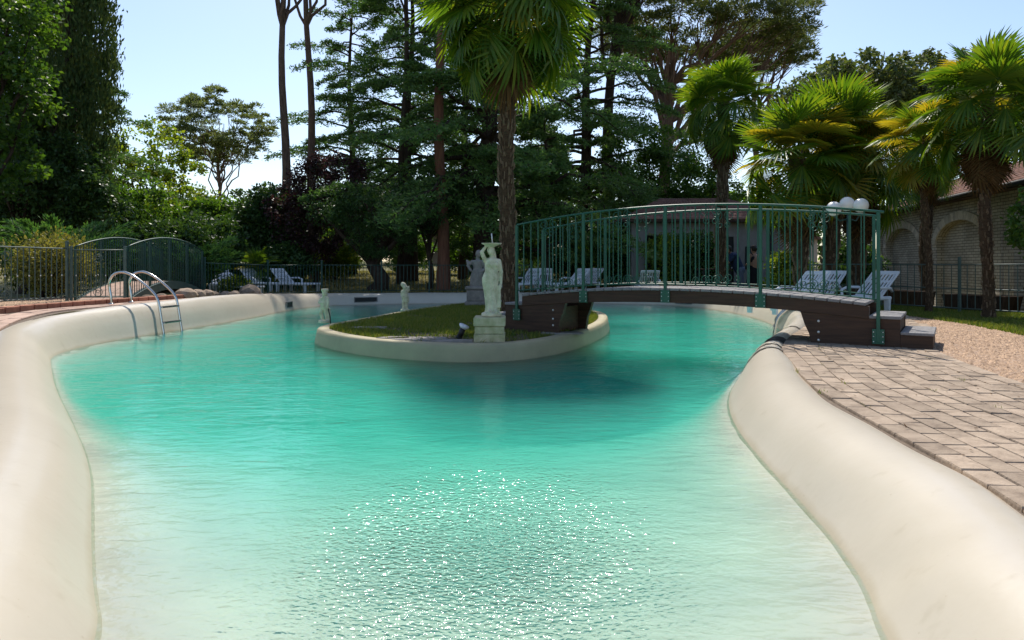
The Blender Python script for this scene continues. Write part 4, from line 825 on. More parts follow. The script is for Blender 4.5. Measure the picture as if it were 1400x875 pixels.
# ------------------------------------------------------------------ two people near the garden house
def person(loc, rz, label, kind):
    e = empty('person', loc, rz); tag(e, label, 'person')
    b = MB()
    if kind == 'man':                                    # leans forward to his right, arms reaching down to a table
        hip = Vector((0, 0, .84)); che = Vector((-.20, -.04, 1.24)); nk = Vector((-.28, -.05, 1.36)); hd = Vector((-.36, -.07, 1.47))
        sh = [Vector((-.20, -.19, 1.29)), Vector((-.24, .15, 1.30))]; el = [Vector((-.38, -.24, 1.08)), Vector((-.42, .16, 1.07))]; hn = [Vector((-.56, -.18, .92)), Vector((-.58, .12, .92))]
        kn = [Vector((.0, -.11, .46)), Vector((.05, .10, .46))]; an = [Vector((.05, -.12, .07)), Vector((.12, .11, .07))]
    else:                                                # stands with her back half turned, arms bent before her
        hip = Vector((0, 0, .86)); che = Vector((0, .0, 1.22)); nk = Vector((0, 0, 1.38)); hd = Vector((-.02, -.01, 1.50))
        sh = [Vector((-.16, 0, 1.31)), Vector((.16, 0, 1.31))]; el = [Vector((-.21, .02, 1.06)), Vector((.22, .02, 1.06))]; hn = [Vector((-.10, .22, 1.02)), Vector((.08, .22, 1.02))]
        kn = [Vector((-.09, 0, .46)), Vector((.09, .02, .46))]; an = [Vector((-.09, -.02, .07)), Vector((.10, -.02, .07))]
    capsule(b, hip, che, .14, .15, 14); capsule(b, che, nk, .13, .055, 12); capsule(b, nk, hd, .052, .05); b.ball(hd, .10, 16, 12, (.85, .95, 1.18)); fw = Vector((-1, -.1, 0)) if kind == 'man' else Vector((0, 1, 0))
    b.ball(hd+fw*.095+Vector((0, 0, -.01)), .02, 8, 6)
    sd_ = fw.cross(Vector((0, 0, 1)))
    for s in (-1, 1): b.ball(hd+sd_*.085*s, .024, 8, 6)
    for s, l, h_ in zip(sh, el, hn):
        capsule(b, s, l, .052, .042); capsule(b, l, h_, .04, .028); dr = (h_-l).normalized(); capsule(b, h_, h_+dr*.07, .032, .034); up = Vector((0, 0, 1))-dr*dr.z; up.normalize(); sd2 = dr.cross(up)
        for q, ln_ in enumerate((.06, .07, .065, .05)): capsule(b, h_+dr*.07+sd2*(q-1.5)*.019, h_+dr*(.08+ln_)+sd2*(q-1.5)*.02-up*.015, .009, .008, 6, 2)
        capsule(b, h_+dr*.03+up*.025, h_+dr*.08+up*.05, .011, .009, 6, 2)
    for k_, a_ in zip(kn, an):
        hp = hip+Vector((0, -.09 if k_.y < hip.y else .09, 0)) if kind == 'man' else hip+Vector((-.08 if k_.x < 0 else .08, 0, 0))
        capsule(b, hp, k_, .085, .058); capsule(b, k_, a_, .055, .038); capsule(b, a_+Vector((0, 0, -.02)), a_+fw*.15+Vector((0, 0, -.035)), .04, .035)
    o = b.build('body', 'skin', e, True); fuse(o, .012, 3)
    hr = MB(); hr.ball(hd-fw*.018+Vector((0, 0, .025)), .107, 14, 10, (.9, .98, 1.1)); 
    if kind != 'man': hr.ball(hd-fw*.10+Vector((0, 0, .02)), .045, 10, 8)
    o = hr.build('hair', 'hair', e, True); fuse(o, .014, 1)
    c = MB()
    if kind == 'man':
        capsule(c, hip+Vector((-.02, 0, .02)), che, .158, .168, 16); capsule(c, che, nk-Vector((-.02, 0, .04)), .15, .085, 12)
        for s, l in zip(sh, el): capsule(c, s, s+(l-s)*.75, .072, .062)
        o = c.build('shirt', 'navy', e, True); fuse(o, .014, 3); t_ = MB()
        for k_, a_ in zip(kn, an):
            hp = hip+Vector((0, -.09 if k_.y < 0 else .09, 0)); capsule(t_, hp, k_, .105, .078); capsule(t_, k_, a_+Vector((0, 0, .03)), .075, .062)
        capsule(t_, hip+Vector((0, -.05, 0)), hip+Vector((0, .05, 0)), .15, .15); o = t_.build('jeans', 'denim', e, True); fuse(o, .014, 3)
    else:
        drape(c, [(.42, 0, 0, .26, .21, .8), (.6, 0, 0, .22, .18, .7), (.84, 0, 0, .175, .15, .4), (1.02, 0, 0, .135, .115, .2), (1.2, 0, 0, .165, .14, .1), (1.27, 0, 0, .15, .13, 0)], 9, .05, 36)
        for s in (-.09, .09): capsule(c, (s, .12, 1.24), (s, 0, 1.375), .016, .016, 8); capsule(c, (s, -.11, 1.24), (s, 0, 1.375), .016, .016, 8)
        o = c.build('dress', 'blackcloth', e, True); fuse(o, .012, 2)
    for a_ in an:
        s_ = MB(); capsule(s_, a_+Vector((0, 0, -.025)), a_+fw*.16+Vector((0, 0, -.04)), .046, .04); s_.build('shoe', 'black', e, True)
p = Q(1012, 380, 21); person((p.x, 21, float(H(p.x, 21))), R(-12), 'person in navy shirt and jeans leaning forward beside the garden house', 'man')
p = Q(1031, 380, 21.6); person((p.x, 21.6, float(H(p.x, 21.6))), R(20), 'person in a sleeveless black dress standing near the house wall', 'woman')
e = empty('garden_table', (p.x-1.45, 21.0, float(H(6, 21)))); tag(e, 'small dark garden table the leaning person reaches for', 'table')
MB().box(-.45, .45, -.35, .35, .86, .89, .006).build('table_top', 'wood', e)
for sx in (-.4, .4):
    for sy in (-.3, .3): MB().box(sx-.025, sx+.025, sy-.025, sy+.025, 0, .858).build('leg', 'dark', e)

# ------------------------------------------------------------------ trees and shrubs
def trunk_path(base, top, bend=.15, n=9):
    base = Vector(base); top = Vector(top); L = (top-base).length; a, b = random.uniform(0, 6), random.uniform(0, 6)
    return [base+(top-base)*(k/(n-1))+Vector((math.sin(a+k*.9)*bend*min(1, k/2)*.5, math.cos(b+k*.8)*bend*min(1, k/2)*.5, 0)) for k in range(n)]
def limb(mb, a, b, r0, r1, sag=.0, n=6, jit=.04, ns=6):
    a = Vector(a); b = Vector(b); L = (b-a).length; pts = []
    for k in range(n+1):
        t = k/n; p = a+(b-a)*t; p.z += sag*4*t*(1-t); j = jit*L*math.sin(math.pi*t)
        pts.append(p+Vector((random.uniform(-j, j), random.uniform(-j, j), random.uniform(-j, j))))
    mb.tube(pts, [r0+(r1-r0)*k/n for k in range(n+1)], ns, False); return pts
def clumps(blobs, nclump, per, cr, flat=.8):             # leaf positions: blobs are (cx,cy,cz,rx,ry,rz); clumps sit towards the blob skin
    C = []; D = []; ctr = []
    vol = np.array([b[3]*b[4]*b[5] for b in blobs])**.67; cnt = np.maximum(1, (nclump*vol/vol.sum()).astype(int))
    for b, k in zip(blobs, cnt):
        u = sph(k)*(rng.uniform(.25, 1, (k, 1))**.45); c = np.array(b[:3])+u*np.array(b[3:]); ctr.append(c)
    ctr = np.concatenate(ctr); n = len(ctr)*per; c = np.repeat(ctr, per, 0); rr = np.repeat(rng.uniform(.6, 1.3, len(ctr))*cr, per)[:, None]
    u = sph(n)*(rng.uniform(0, 1, (n, 1))**.5); C = c+u*rr*np.array([1, 1, flat]); D = u+rng.normal(0, .5, (n, 3))+np.array([0, 0, -.25])
    return C, D, ctr
def broadleaf(name, base, h, blobs, label, mat='leaf_mid', nclump=110, per=90, cr=.45, ls=.14, lw=.55, tr=.14, cat='tree', bark='bark', stems=1, group=None):
    base = Vector((base[0], base[1], float(H(base[0], base[1]))-.05)); e = empty(name, base); tag(e, label, cat, group)
    C, D, ctr = clumps(blobs, nclump, per, cr); n = len(C); C[:, 2] = np.maximum(C[:, 2], base.z+.12)
    o = link('crown', leaves('crown', C-np.array(base), D, ls*rng.uniform(.6, 1.3, n), ls*lw*rng.uniform(.7, 1.3, n)), mat, e)
    mb = MB(); fork = base+Vector((0, 0, h))
    for s in range(stems):
        b0 = base+Vector((random.uniform(-.3, .3)*(stems > 1), random.uniform(-.3, .3)*(stems > 1), 0)); f = fork+(b0-base)
        P = trunk_path(b0, f, tr*1.5); mb.tube([p-base for p in P], [tr*(1.35 if k == 0 else 1-.5*k/8) for k in range(9)], 8, False)
        pick = rng.choice(len(ctr), min(len(ctr), 14//stems+4), replace=False)
        for q in pick:
            st_ = P[random.randint(4, 8)]; pts = limb(mb, st_-base, Vector(ctr[q])-base, tr*.42, .012, .1)
            for q2 in rng.choice(len(ctr), 2):
                if np.linalg.norm(ctr[q2]-ctr[q]) < 2.0: limb(mb, pts[3], Vector(ctr[q2])-base, tr*.16, .008, .05, 4, .05, 5)
    mb.build('trunk', bark, e, True); return e
def shrub(name, x, y, r, h, label, mat, n=5000, ls=.09, lw=.5, up=.2, cat='shrub', ry=None, cr=None, group=None):
    z = float(H(x, y)); e = empty(name, (x, y, z)); tag(e, label, cat, group); per = 60; cr = cr or r*.30
    blobs = [(0, 0, h*.5, r*.85, (ry or r)*.85, h*.46)]+[(random.uniform(-.5, .5)*r, random.uniform(-.4, .4)*(ry or r), h*random.uniform(.45, .7), r*.45, (ry or r)*.45, h*.32) for _ in range(4)]
    C, D, ctr = clumps(blobs, n//per, per, cr); D = D+np.array([0, 0, up*2]); k = C[:, 2] > .02; C, D = C[k], D[k]
    link('foliage', leaves('foliage', C, D, ls*rng.uniform(.6, 1.3, len(C)), ls*lw*rng.uniform(.7, 1.3, len(C))), mat, e)
    mb = MB()
    for q in rng.choice(len(ctr), min(len(ctr), 9), replace=False): limb(mb, (random.uniform(-.1, .1), random.uniform(-.1, .1), 0), ctr[q], .025, .006, .05, 5, .05, 5)
    mb.build('stem', 'bark', e, True); return e
def juniper(x, y, r, h, label, n=26):                    # arching plumes
    z = float(H(x, y)); e = empty('juniper', (x, y, z)); tag(e, label, 'shrub', 'spreading junipers on the left'); mb = MB(); C = []; D = []
    for k in range(n):
        a = random.uniform(0, 6.28); L = r*random.uniform(.5, 1.0); zz = h*random.uniform(.5, 1.0); tip = Vector((math.cos(a)*L, math.sin(a)*L, zz)); pts = limb(mb, (0, 0, .1), tip, .03, .006, .15*h, 7, .03, 5)
        P = np.array([p[:] for p in pts]); t = rng.uniform(.25, 1.0, 420)**.8; ix = t*(len(P)-1); i0 = np.minimum(ix.astype(int), len(P)-2); f = (ix-i0)[:, None]; c = P[i0]*(1-f)+P[i0+1]*f; dr = unit(P[i0+1]-P[i0]); sp_ = rng.normal(0, 1, (420, 3))
        rad = (.26*(1.15-t))[:, None]*r*.55; C.append(c+sp_*rad*np.array([1, 1, .55])); D.append(dr*1.6+sp_*.5)
    C = np.concatenate(C); D = np.concatenate(D); C[:, 2] = np.maximum(C[:, 2], .03)
    link('foliage', leaves('foliage', C, D, rng.uniform(.07, .16, len(C)), rng.uniform(.02, .035, len(C))), 'juniper', e); mb.build('stem', 'bark', e, True)
def cedar(base, h, rad, z_lo, label, nb=90, per=330, tr=.32, droop=.12, mat='cedar', bark='bark', cone=.75, name='cedar_tree', skew=(0, 0), ls=.165):
    base = Vector((base[0], base[1], float(H(base[0], base[1]))-.05)); e = empty(name, base); tag(e, label, 'tree'); mb = MB(); C = []; D = []
    P = trunk_path((0, 0, 0), (skew[0], skew[1], h), .25, 12); mb.tube(P, [tr*(1.5 if k == 0 else (1.12 if k == 1 else 1))*(1-.93*k/11) for k in range(12)], 12, False)
    for k in range(nb):
        t = (k+random.random())/nb; z = z_lo+(h-z_lo)*t**1.15; zi = z/h*11; i0 = min(int(zi), 10); p0 = P[i0].lerp(P[i0+1], zi-i0)
        L = rad*((1-t*cone)**.8)*random.uniform(.35, 1.15); a = k*2.4+random.uniform(-1.0, 1.0); dr = Vector((math.cos(a), math.sin(a), 0)); tip = p0+dr*L+Vector((0, 0, L*random.uniform(-.36, .30)-droop*L))
        pts = limb(mb, p0, tip, tr*.26*(1-t*.7)+.01, .012, L*.10, 8, .03, 6); Pn = np.array([p[:] for p in pts]); m = int(1.6*per*(.4+L/rad))
        tt = rng.uniform(.18, 1.0, m)**.75; ix = tt*(len(Pn)-1); i0 = np.minimum(ix.astype(int), len(Pn)-2); f = (ix-i0)[:, None]; c = Pn[i0]*(1-f)+Pn[i0+1]*f
        side = np.array([-dr.y, dr.x, 0]); nt = 9; tw = np.round(rng.uniform(-1, 1, m)*nt)/nt        # twigs combed sideways off the limb
        wdt = L*.34*(1.1-tt*.75); frac = rng.uniform(0, 1, m)**.6; s_ = np.sign(tw)*frac*wdt*(.35+.65*np.abs(tw)); fwd = np.array(dr)*(np.abs(s_)*.55)[:, None]
        cc = c+side*s_[:, None]+fwd+np.array([0, 0, 1])*(rng.normal(0, .045, m)-np.abs(s_)*.16)[:, None]+rng.normal(0, .05, (m, 3)); C.append(cc)
        D.append(np.array(dr)*.6+side*np.sign(s_)[:, None]*.7+rng.normal(0, .55, (m, 3))+np.array([0, 0, .1]))
    C = np.concatenate(C); D = np.concatenate(D); nl = len(C); C[:, 2] = np.maximum(C[:, 2], .1)
    link('crown', leaves('crown', C, D, rng.uniform(.6, 1.4, nl)*ls, rng.uniform(.6, 1.3, nl)*ls*.34), mat, e); mb.build('trunk', bark, e, True); return e
def umbrella_pine(base, top, crown, label, nl=18, ncl=200, per=120, tr=.24, cr=.45, ls=.16, bark='pinebark', fork=.7, mat='pine', name='stone_pine', low=.4):
    base = Vector((base[0], base[1], float(H(base[0], base[1]))-.05)); e = empty(name, base); tag(e, label, 'tree'); mb = MB(); top = Vector(top)-base; cx = np.array(crown[:3])-np.array(base); rd = np.array(crown[3:])
    P = trunk_path((0, 0, 0), top, .16, 12); mb.tube(P, [tr*(1.25 if k == 0 else 1-.55*k/11) for k in range(12)], 10, False)
    ends = []
    for k in range(nl):
        u = sph(1)[0]*rng.uniform(.3, .95); u[2] = u[2]*.45-.05 if random.random() < .75 else u[2]; tip = cx+u*rd; i0 = int(11*(fork+(1-fork)*random.random())); pts = limb(mb, P[min(i0, 11)], tip, tr*.36, .02, -.08*abs(tip[2]-P[min(i0, 11)].z), 7, .05, 6); ends.append((pts, tip))
    u = sph(ncl); u[:, 2] = np.where(u[:, 2] < -.25, u[:, 2]*low, u[:, 2]); ctr = cx+u*rd*(rng.uniform(.3, 1, (ncl, 1))**.4)
    for c in ctr[::3]:
        j = min(range(len(ends)), key=lambda q: np.linalg.norm(ends[q][1]-c)); limb(mb, ends[j][0][5], c, .03, .008, .0, 4, .06, 5)
    n = ncl*per; c = np.repeat(ctr, per, 0); r = np.repeat(rng.uniform(.6, 1.35, ncl)*cr, per)[:, None]; u = sph(n); u[:, 2] = np.abs(u[:, 2])*.9-.25; ro = rng.uniform(.25, 1, (n, 1))**.6
    C = c+u*r*ro*np.array([1, 1, .8]); D = u+rng.normal(0, .25, (n, 3))+np.array([0, 0, .25])
    link('crown', leaves('crown', C, D, ls*rng.uniform(.7, 1.4, n), ls*.22*rng.uniform(.7, 1.3, n)), mat, e); mb.build('trunk', bark, e, True); return e
def cypress(base, h, r, label, n=52000, ls=.17):
    base = Vector((base[0], base[1], float(H(base[0], base[1]))-.05)); e = empty('cypress_tree', base); tag(e, label, 'tree')
    k = 700; t = rng.uniform(.02, 1, k); a = rng.uniform(0, 6.28, k); rr = r*np.sin(np.clip(t*.93+.09, 0, 1)*np.pi)**.55*np.where(t > .6, 1-(t-.6)*.8, 1)*rng.uniform(.55, 1.1, k); ctr = np.stack([np.cos(a)*rr, np.sin(a)*rr, .3+t*(h-.3)], 1)
    per = n//k; c = np.repeat(ctr, per, 0); m = len(c); u = rng.normal(0, 1, (m, 3))*np.array([.16, .16, .42])*r*.62; C = c+u; C[:, 2] = np.maximum(C[:, 2], .1); D = rng.normal(0, .35, (m, 3))+np.array([0, 0, 1.2])+np.concatenate([C[:, :2]*.25/r, np.zeros((m, 1))], 1)
    link('crown', leaves('crown', C, D, ls*rng.uniform(.6, 1.5, m), ls*.33*rng.uniform(.7, 1.3, m)), 'cypress', e); mb = MB(); mb.tube([(0, 0, 0), (0, 0, h*.5), (0, 0, h*.95)], [.22, .14, .03], 8, False); mb.build('trunk', 'bark', e, True)

# fan palms: each frond is a part
def frond_mesh(mat, R0, pet, span, droop, seed, tilt=0.0):
    rs = np.random.default_rng(seed); V = []; Fc = []; nseg = 38
    def tri(a, b, c): n0 = len(V); V.extend([a, b, c]); Fc.append((n0, n0+1, n0+2))
    mb = MB(); mb.tube([(pet*k/6, 0, .06*pet*math.sin(math.pi*k/6)) for k in range(7)], [.013-.0012*k for k in range(7)], 5)
    c0 = np.array([pet, 0, 0])
    for k in range(nseg):
        a = -span/2+span*k/(nseg-1)+rs.normal(0, .015); L = R0*(.80+.20*math.cos(a*.55))*rs.uniform(.9, 1.08); d = np.array([math.cos(a), math.sin(a), 0]); s = np.array([-math.sin(a), math.cos(a), 0]); w = L*span/nseg*.50
        cup = .12*abs(math.sin(a)); pts = []
        for q, t in enumerate((.06, .45, .75, 1.0)):
            z = cup*t*L-droop*(t**2.4)*L*rs.uniform(.8, 1.25)+(-.02*t); pts.append(c0+d*L*t*(1-.10*droop*t)+np.array([0, 0, z]))
        ct, sn = math.cos(tilt), math.sin(tilt); pts = [c0+np.array([(p-c0)[0]*ct+(p-c0)[2]*sn, (p-c0)[1], -(p-c0)[0]*sn+(p-c0)[2]*ct]) for p in pts]
        ww = (w*.10, w*.56, w*.46, .001); n0 = len(mb.v)
        for p, h in zip(pts, ww):
            lift = np.array([0, 0, h*.45]); mb.v += [tuple(p-s*h+lift), tuple(p), tuple(p+s*h+lift)]
        for q in range(3):
            b = n0+q*3; mb.f += [(b, b+1, b+4, b+3), (b+1, b+2, b+5, b+4)]
    me = mb.mesh('frond', False); me.materials.append(M[mat]); return me
FR = [frond_mesh('palm', .62, .62, 5.0, .10, 1, .15), frond_mesh('palm', .66, .72, 5.2, .18, 2, .55), frond_mesh('palm', .62, .70, 4.9, .22, 3, .9), frond_mesh('palmy', .60, .64, 4.9, .18, 4, .5), frond_mesh('palmd', .55, .5, 4.2, .75, 5), frond_mesh('palm', .66, .75, 5.0, .28, 6, 1.15)]
def palm(base, ztop, lean, label, tr=.13, sc=1.0, nf=38, skirt=14, yellow=.12, spread=1.0, seed=0):
    random.seed(seed+50)
    base = Vector((base[0], base[1], base[2] if len(base) > 2 else float(H(base[0], base[1])))); e = empty('fan_palm', base-Vector((0, 0, .03))); tag(e, label, 'palm tree'); top = Vector((lean[0], lean[1], ztop-base.z))
    P = [top*(k/10)+Vector((.03*math.sin(k*.8+seed), 0, 0)) for k in range(11)]; mb = MB(); rads = [tr*(1.15 if k == 0 else (1.0+.06*math.sin(k*2.1))) for k in range(11)]
    mb.tube(P, rads, 14, False); tk = mb.build('trunk', 'palmbark', e, True)
    sm = MB(); nst = int(max(60, ztop*95))
    for k in range(nst):                                 # old leaf bases, rough spiral
        t = (k+.5)/nst*.985; zi = t*10; i0 = min(int(zi), 9); c = P[i0].lerp(P[i0+1], zi-i0); a = k*2.4+random.uniform(-.9, .9); d = Vector((math.cos(a), math.sin(a), 0)); s = Vector((-math.sin(a), math.cos(a), random.uniform(-.5, .5))); w = tr*random.uniform(.05, .20); L = tr*random.uniform(.4, 1.5); o = c+d*tr*.93+Vector((0, 0, random.uniform(-.05, .05))); d = (d+s*random.uniform(-.6, .6)).normalized()
        sm.add([o-s*w, o+s*w, o+s*w*.5+d*L*.20+Vector((0, 0, L)), o-s*w*.5+d*L*.20+Vector((0, 0, L)), o+d*L*.30+Vector((0, 0, L*.35))], [(0, 1, 4), (1, 2, 4), (2, 3, 4), (3, 0, 4), (3, 2, 1, 0)])
    sm.build('leaf_stubs', 'stub', tk)['kind'] = 'stuff'
    for k in range(nf):
        t = (k+.5)/nf; a = k*2.39996+random.uniform(-.25, .25); pit = R(80-122*t**.9+random.uniform(-9, 9)); v = 3 if random.random() < yellow else (random.choice((0, 0, 1)) if t < .5 else random.choice((1, 2, 5)))
        o = link('frond', FR[v], None, e); z0 = -.05-.38*t*sc; o.location = top+Vector((0, 0, z0)); s_ = sc*random.uniform(.88, 1.12)*spread; o.scale = (s_, s_, s_)
        o.rotation_euler = (random.uniform(-.35, .35), -pit, a); o.rotation_mode = 'XYZ'
    for k in range(skirt):
        a = k*2.4+random.uniform(-.3, .3); o = link('dead_frond', FR[4], None, e); o.location = top+Vector((0, 0, -.45*sc-.5*sc*k/max(skirt, 1))); s_ = sc*random.uniform(.7, .95); o.scale = (s_,)*3; o.rotation_euler = (random.uniform(-.3, .3), R(62+random.uniform(-6, 18)), a)
    random.seed(seed+99)
palm((-.06, 11.5, IZ-.01), 5.5, (-.02, 0), 'tall fan palm with fibrous trunk rising from the island', .125, 1.25, 60, 3, .06, 1.0, 1)
palm((6.11, 20.0), 5.75, (.1, 0), 'tall fan palm behind the footbridge with brown dead skirt', .15, 1.25, 38, 20, .15, 1.0, 2)
palm((6.05, 14.2), 3.15, (-.1, 0), 'bushy fan palm behind the railing left of the globe lamp', .14, 1.1, 42, 16, .35, 1.05, 3)
palm((6.75, 14.6), 3.7, (.25, .1), 'fan palm with yellowed fronds above the globe lamp', .15, 1.12, 42, 18, .40, 1.05, 4)
palm((7.75, 15.4), 3.35, (.1, 0), 'shaded fan palm between globe lamp and brick wall', .15, 1.15, 36, 18, .12, 1.0, 5)
palm((7.33, 12.0), 3.15, (-.08, 0), 'slender trunked fan palm in front of the brick wall', .055, .70, 34, 6, .30, 1.0, 6)
palm((7.38, 10.6), 3.5, (-.02, 0), 'stout fan palm with brown skirt before the brick building', .08, .88, 40, 22, .15, 1.0, 7)
palm((10.2, 16.8), 3.5, (0, 0), 'fan palm pressed against the tiled roof', .12, .8, 26, 4, .2, 1.0, 8)
palm((-8.4, 22.6), .75, (0, 0), 'low young fan palm under the trees behind the loungers', .12, .75, 20, 0, .3, 1.0, 9)

def at(px, d, py=None, z=None): return ((px-700)/F*d, d)
def zz(py, d): return EYE-(py-HOR)*d/F
# left group
cypress(at(96, 21), 15.0, 1.15, 'very tall dark columnar cypress at the left')
cypress(at(52, 23), 16.0, 1.45, 'broad dark cypress behind the left maple', 56000)
d = 17; broadleaf('maple_tree', at(-30, d), 2.2, [((x-700)/F*d, d, zz(y, d), rx, rx, rz2) for x, y, rx, rz2 in ((-30, 60, 1.5, 1.6), (20, 130, 1.1, .9), (-10, 220, 1.2, .9), (40, 30, .8, .8), (-60, -60, 1.8, 1.5))], 'bright green leafy maple at the left edge', 'leaf_mid', 150, 100, .42, .13, .7)
d = 20; broadleaf('laurel_tree', at(30, d), 1.6, [((x-700)/F*d, d, zz(y, d), rx, rx*.7, rz2) for x, y, rx, rz2 in ((20, 230, 1.6, 1.5), (90, 250, 1.3, 1.2), (-40, 270, 1.4, 1.3), (60, 180, 1.1, 1.2), (130, 290, 1.0, .9))], 'dark evergreen laurel below the left cypresses', 'leaf_dark', 230, 100, .42, .13, .5)
cedar(at(105, 29), 10.5, 4.2, 3, 'drooping cedar showing behind the left cypress', 46, 300, .22, .16)
d = 34; broadleaf('robinia_tree', at(205, d), 3.0, [((x-700)/F*d, d, zz(y, d), rx, rx*.8, rz2) for x, y, rx, rz2 in ((200, 205, 2.0, 1.3), (170, 230, 1.3, 1.1), (240, 235, 1.5, 1.0), (200, 255, 2.4, 1.0))], 'airy yellow green tree beneath the small umbrella pine', 'leaf_light', 90, 60, .5, .2, .6, .12)
d = 46; umbrella_pine(at(300, d), ((298-700)/F*d, d, zz(190, d)), ((298-700)/F*d, d, zz(178, d), 3.7, 3.3, 2.9), 'small distant umbrella pine standing alone against the sky', 24, 210, 105, .15, .50, .26, fork=.45, low=.85, mat='pine_hazed')
d = 26
for k, (px, py, rx, rz2, mat, dd) in enumerate([(250, 300, 2.0, 1.6, 'leaf_light', 27), (180, 285, 1.8, 1.5, 'leaf_mid', 25), (310, 318, 1.9, 1.5, 'leaf_mid', 26), (150, 310, 1.6, 1.4, 'leaf_light', 28), (370, 310, 1.7, 1.7, 'leaf_dark', 25), (280, 335, 1.6, 1.2, 'leaf_dark', 23), (225, 345, 1.5, 1.1, 'leaf_dark', 21.5)]):
    lab = ['sunny yellow green bush in the hedge below the robinia', 'green bush in the hedge below the left cypress', 'green bush in the hedge beside the pine trunks', 'light green bush behind the arched footbridge', 'dark bush at the foot of the tall pine trunks', 'low dark bush behind the left loungers', 'low dark bush right behind the arched railing'][k]
    x, y = at(px, dd); shrub('hedge_bush', x, y, rx*1.15, zz(py, dd)*1+rz2*.95, lab, mat, 15000, .15, .55, ry=1.1, cr=.42, group='bushes of the left hedge')
juniper(-9.9, 15.0, 1.7, 1.75, 'feathery juniper plumes over the left fence'); juniper(-8.6, 18.2, 1.6, 1.6, 'feathery juniper behind the arched railing'); juniper(-11.4, 17.0, 1.9, 1.9, 'large feathery juniper at the left edge'); juniper(-7.9, 17.0, 1.0, 1.25, 'small juniper beside the arched footbridge end')
shrub('olive_shrub', -9.25, 13.6, .95, 1.32, 'rounded yellow olive shrub behind the iron fence', 'leaf_olive', 12000, .065, .5, .3, cr=.3)
shrub('low_bush', -8.0, 19.6, .55, .5, 'small bright yellow green bush between the fence posts', 'leaf_light', 2600, .08, .5)
# tall pines
for px, d, topy, lab, sk in ((392, 28, -20, 'tall bare pine trunk nearest the open sky', (-.2, 0)), (430, 30, -20, 'tall bare pine trunk second from the open sky', (-.35, 0))):
    x, y = at(px, d); zt = zz(-40, d); umbrella_pine((x, y), (x+sk[0], y, zt), (x+sk[0]+.3, y+.6, zt+3.0, 3.0, 2.8, 1.8), lab, 9, 90, 100, .21, .55, .2, fork=.80)
# central cedars and companions
cedar(at(666, 24), 15, 6.0, 3.0, 'massive dark cedar with thick trunk in the centre', 120, 500, .42, .10)
cedar(at(560, 29), 15.5, 5.2, 2.4, 'tall dark cedar between pine trunks and the central palm', 105, 430, .26, .10)
cedar(at(790, 31), 16.5, 6.0, 3.0, 'dark cedar right of the central palm', 105, 430, .34, .12, skew=(.9, 0))
cedar(at(480, 33), 15, 4.5, 4.5, 'slender cedar behind the pair of pines', 70, 260, .22, .08)
cedar(at(742, 24), 6.5, 3.2, 1.2, 'low drooping cedar beside the central palm', 60, 300, .16, .16)
x, y = at(606, 22.6); umbrella_pine((x, y), (x-.2, y, 14), (x, y, 15.5, 1.5, 1.5, 2.2), 'reddish straight trunk rising behind the island statue', 14, 130, 100, .21, .55, .2, 'redbark', .75)
x, y = at(547, 27); umbrella_pine((x, y), (x+.3, y, 14), (x+.3, y, 15.8, 1.8, 1.8, 1.6), 'thin dark pine trunk left of the reddish trunk', 12, 90, 100, .15, .5, .2, 'bark', .8)
x, y = at(632, 30); umbrella_pine((x, y), (x+.4, y, 15), (x+.4, y, 17, 2.2, 2, 1.6), 'thin dark pine trunk behind the grey stone statue', 12, 90, 100, .19, .5, .2, 'bark', .8)
x, y = at(820, 33); umbrella_pine((x, y), (x+.9, y, 15), (x+.8, y, 17.5, 4.4, 4, 2.2), 'leaning dark pine trunk beyond the railing', 16, 150, 100, .33, .55, .22, 'bark', .55)
x, y = at(905, 36); d = 36; umbrella_pine((x, y), ((915-700)/F*d, d, zz(90, d)), ((955-700)/F*d, d, zz(40, d), 6.0, 5.0, 2.7), 'large umbrella pine with wide crown right of centre', 34, 420, 120, .42, .62, .24, fork=.62)
x, y = at(1040, 44); d = 44; umbrella_pine((x, y), ((1030-700)/F*d, d, zz(110, d)), ((1045-700)/F*d, d, zz(75, d), 3.2, 3, 2.4), 'umbrella pine behind the palm with brown skirt', 16, 170, 110, .26, .6, .26, fork=.6)
d = 22.5; broadleaf('yew_tree', at(517, d), 1.7, [((x-700)/F*d, d, zz(y, d), rx, rx*.7, rz2) for x, y, rx, rz2 in ((515, 290, 1.8, .8), (470, 285, 1.3, .6), (560, 300, 1.2, .6), (520, 330, 1.3, .6))], 'dark spreading yew with thick flared trunk by the far fence', 'leaf_dark', 190, 110, .36, .10, .35, .30)
d = 24; broadleaf('purple_plum', at(430, d), 1.6, [((x-700)/F*d, d, zz(y, d), rx, rx*.7, rz2) for x, y, rx, rz2 in ((430, 260, 1.2, 1.2), (400, 300, 1.0, 1.0), (465, 240, .9, 1.0), (440, 320, 1.1, .8))], 'dark purple leaved plum tree left of the yew', 'leaf_purple', 130, 100, .36, .11, .6, .10)
d = 23; broadleaf('holly_tree', at(588, d), 2.0, [((x-700)/F*d, d, zz(y, d), rx, rx*.7, rz2) for x, y, rx, rz2 in ((585, 250, 1.0, .9), (560, 285, .8, .6), (620, 270, .9, .7))], 'slim black stemmed tree before the reddish trunk', 'leaf_dark', 90, 80, .36, .11, .5, .10)
d = 31; broadleaf('elm_tree', at(880, d), 3.0, [((x-700)/F*d, d, zz(y, d), rx, rx*.8, rz2) for x, y, rx, rz2 in ((870, 200, 1.7, 1.5), (915, 210, 1.4, 1.2), (850, 250, 1.6, 1.2), (930, 255, 1.5, 1.1), (880, 290, 2.2, .9))], 'leafy elm growing behind the middle of the railing', 'leaf_mid', 190, 90, .5, .15, .55, .14)
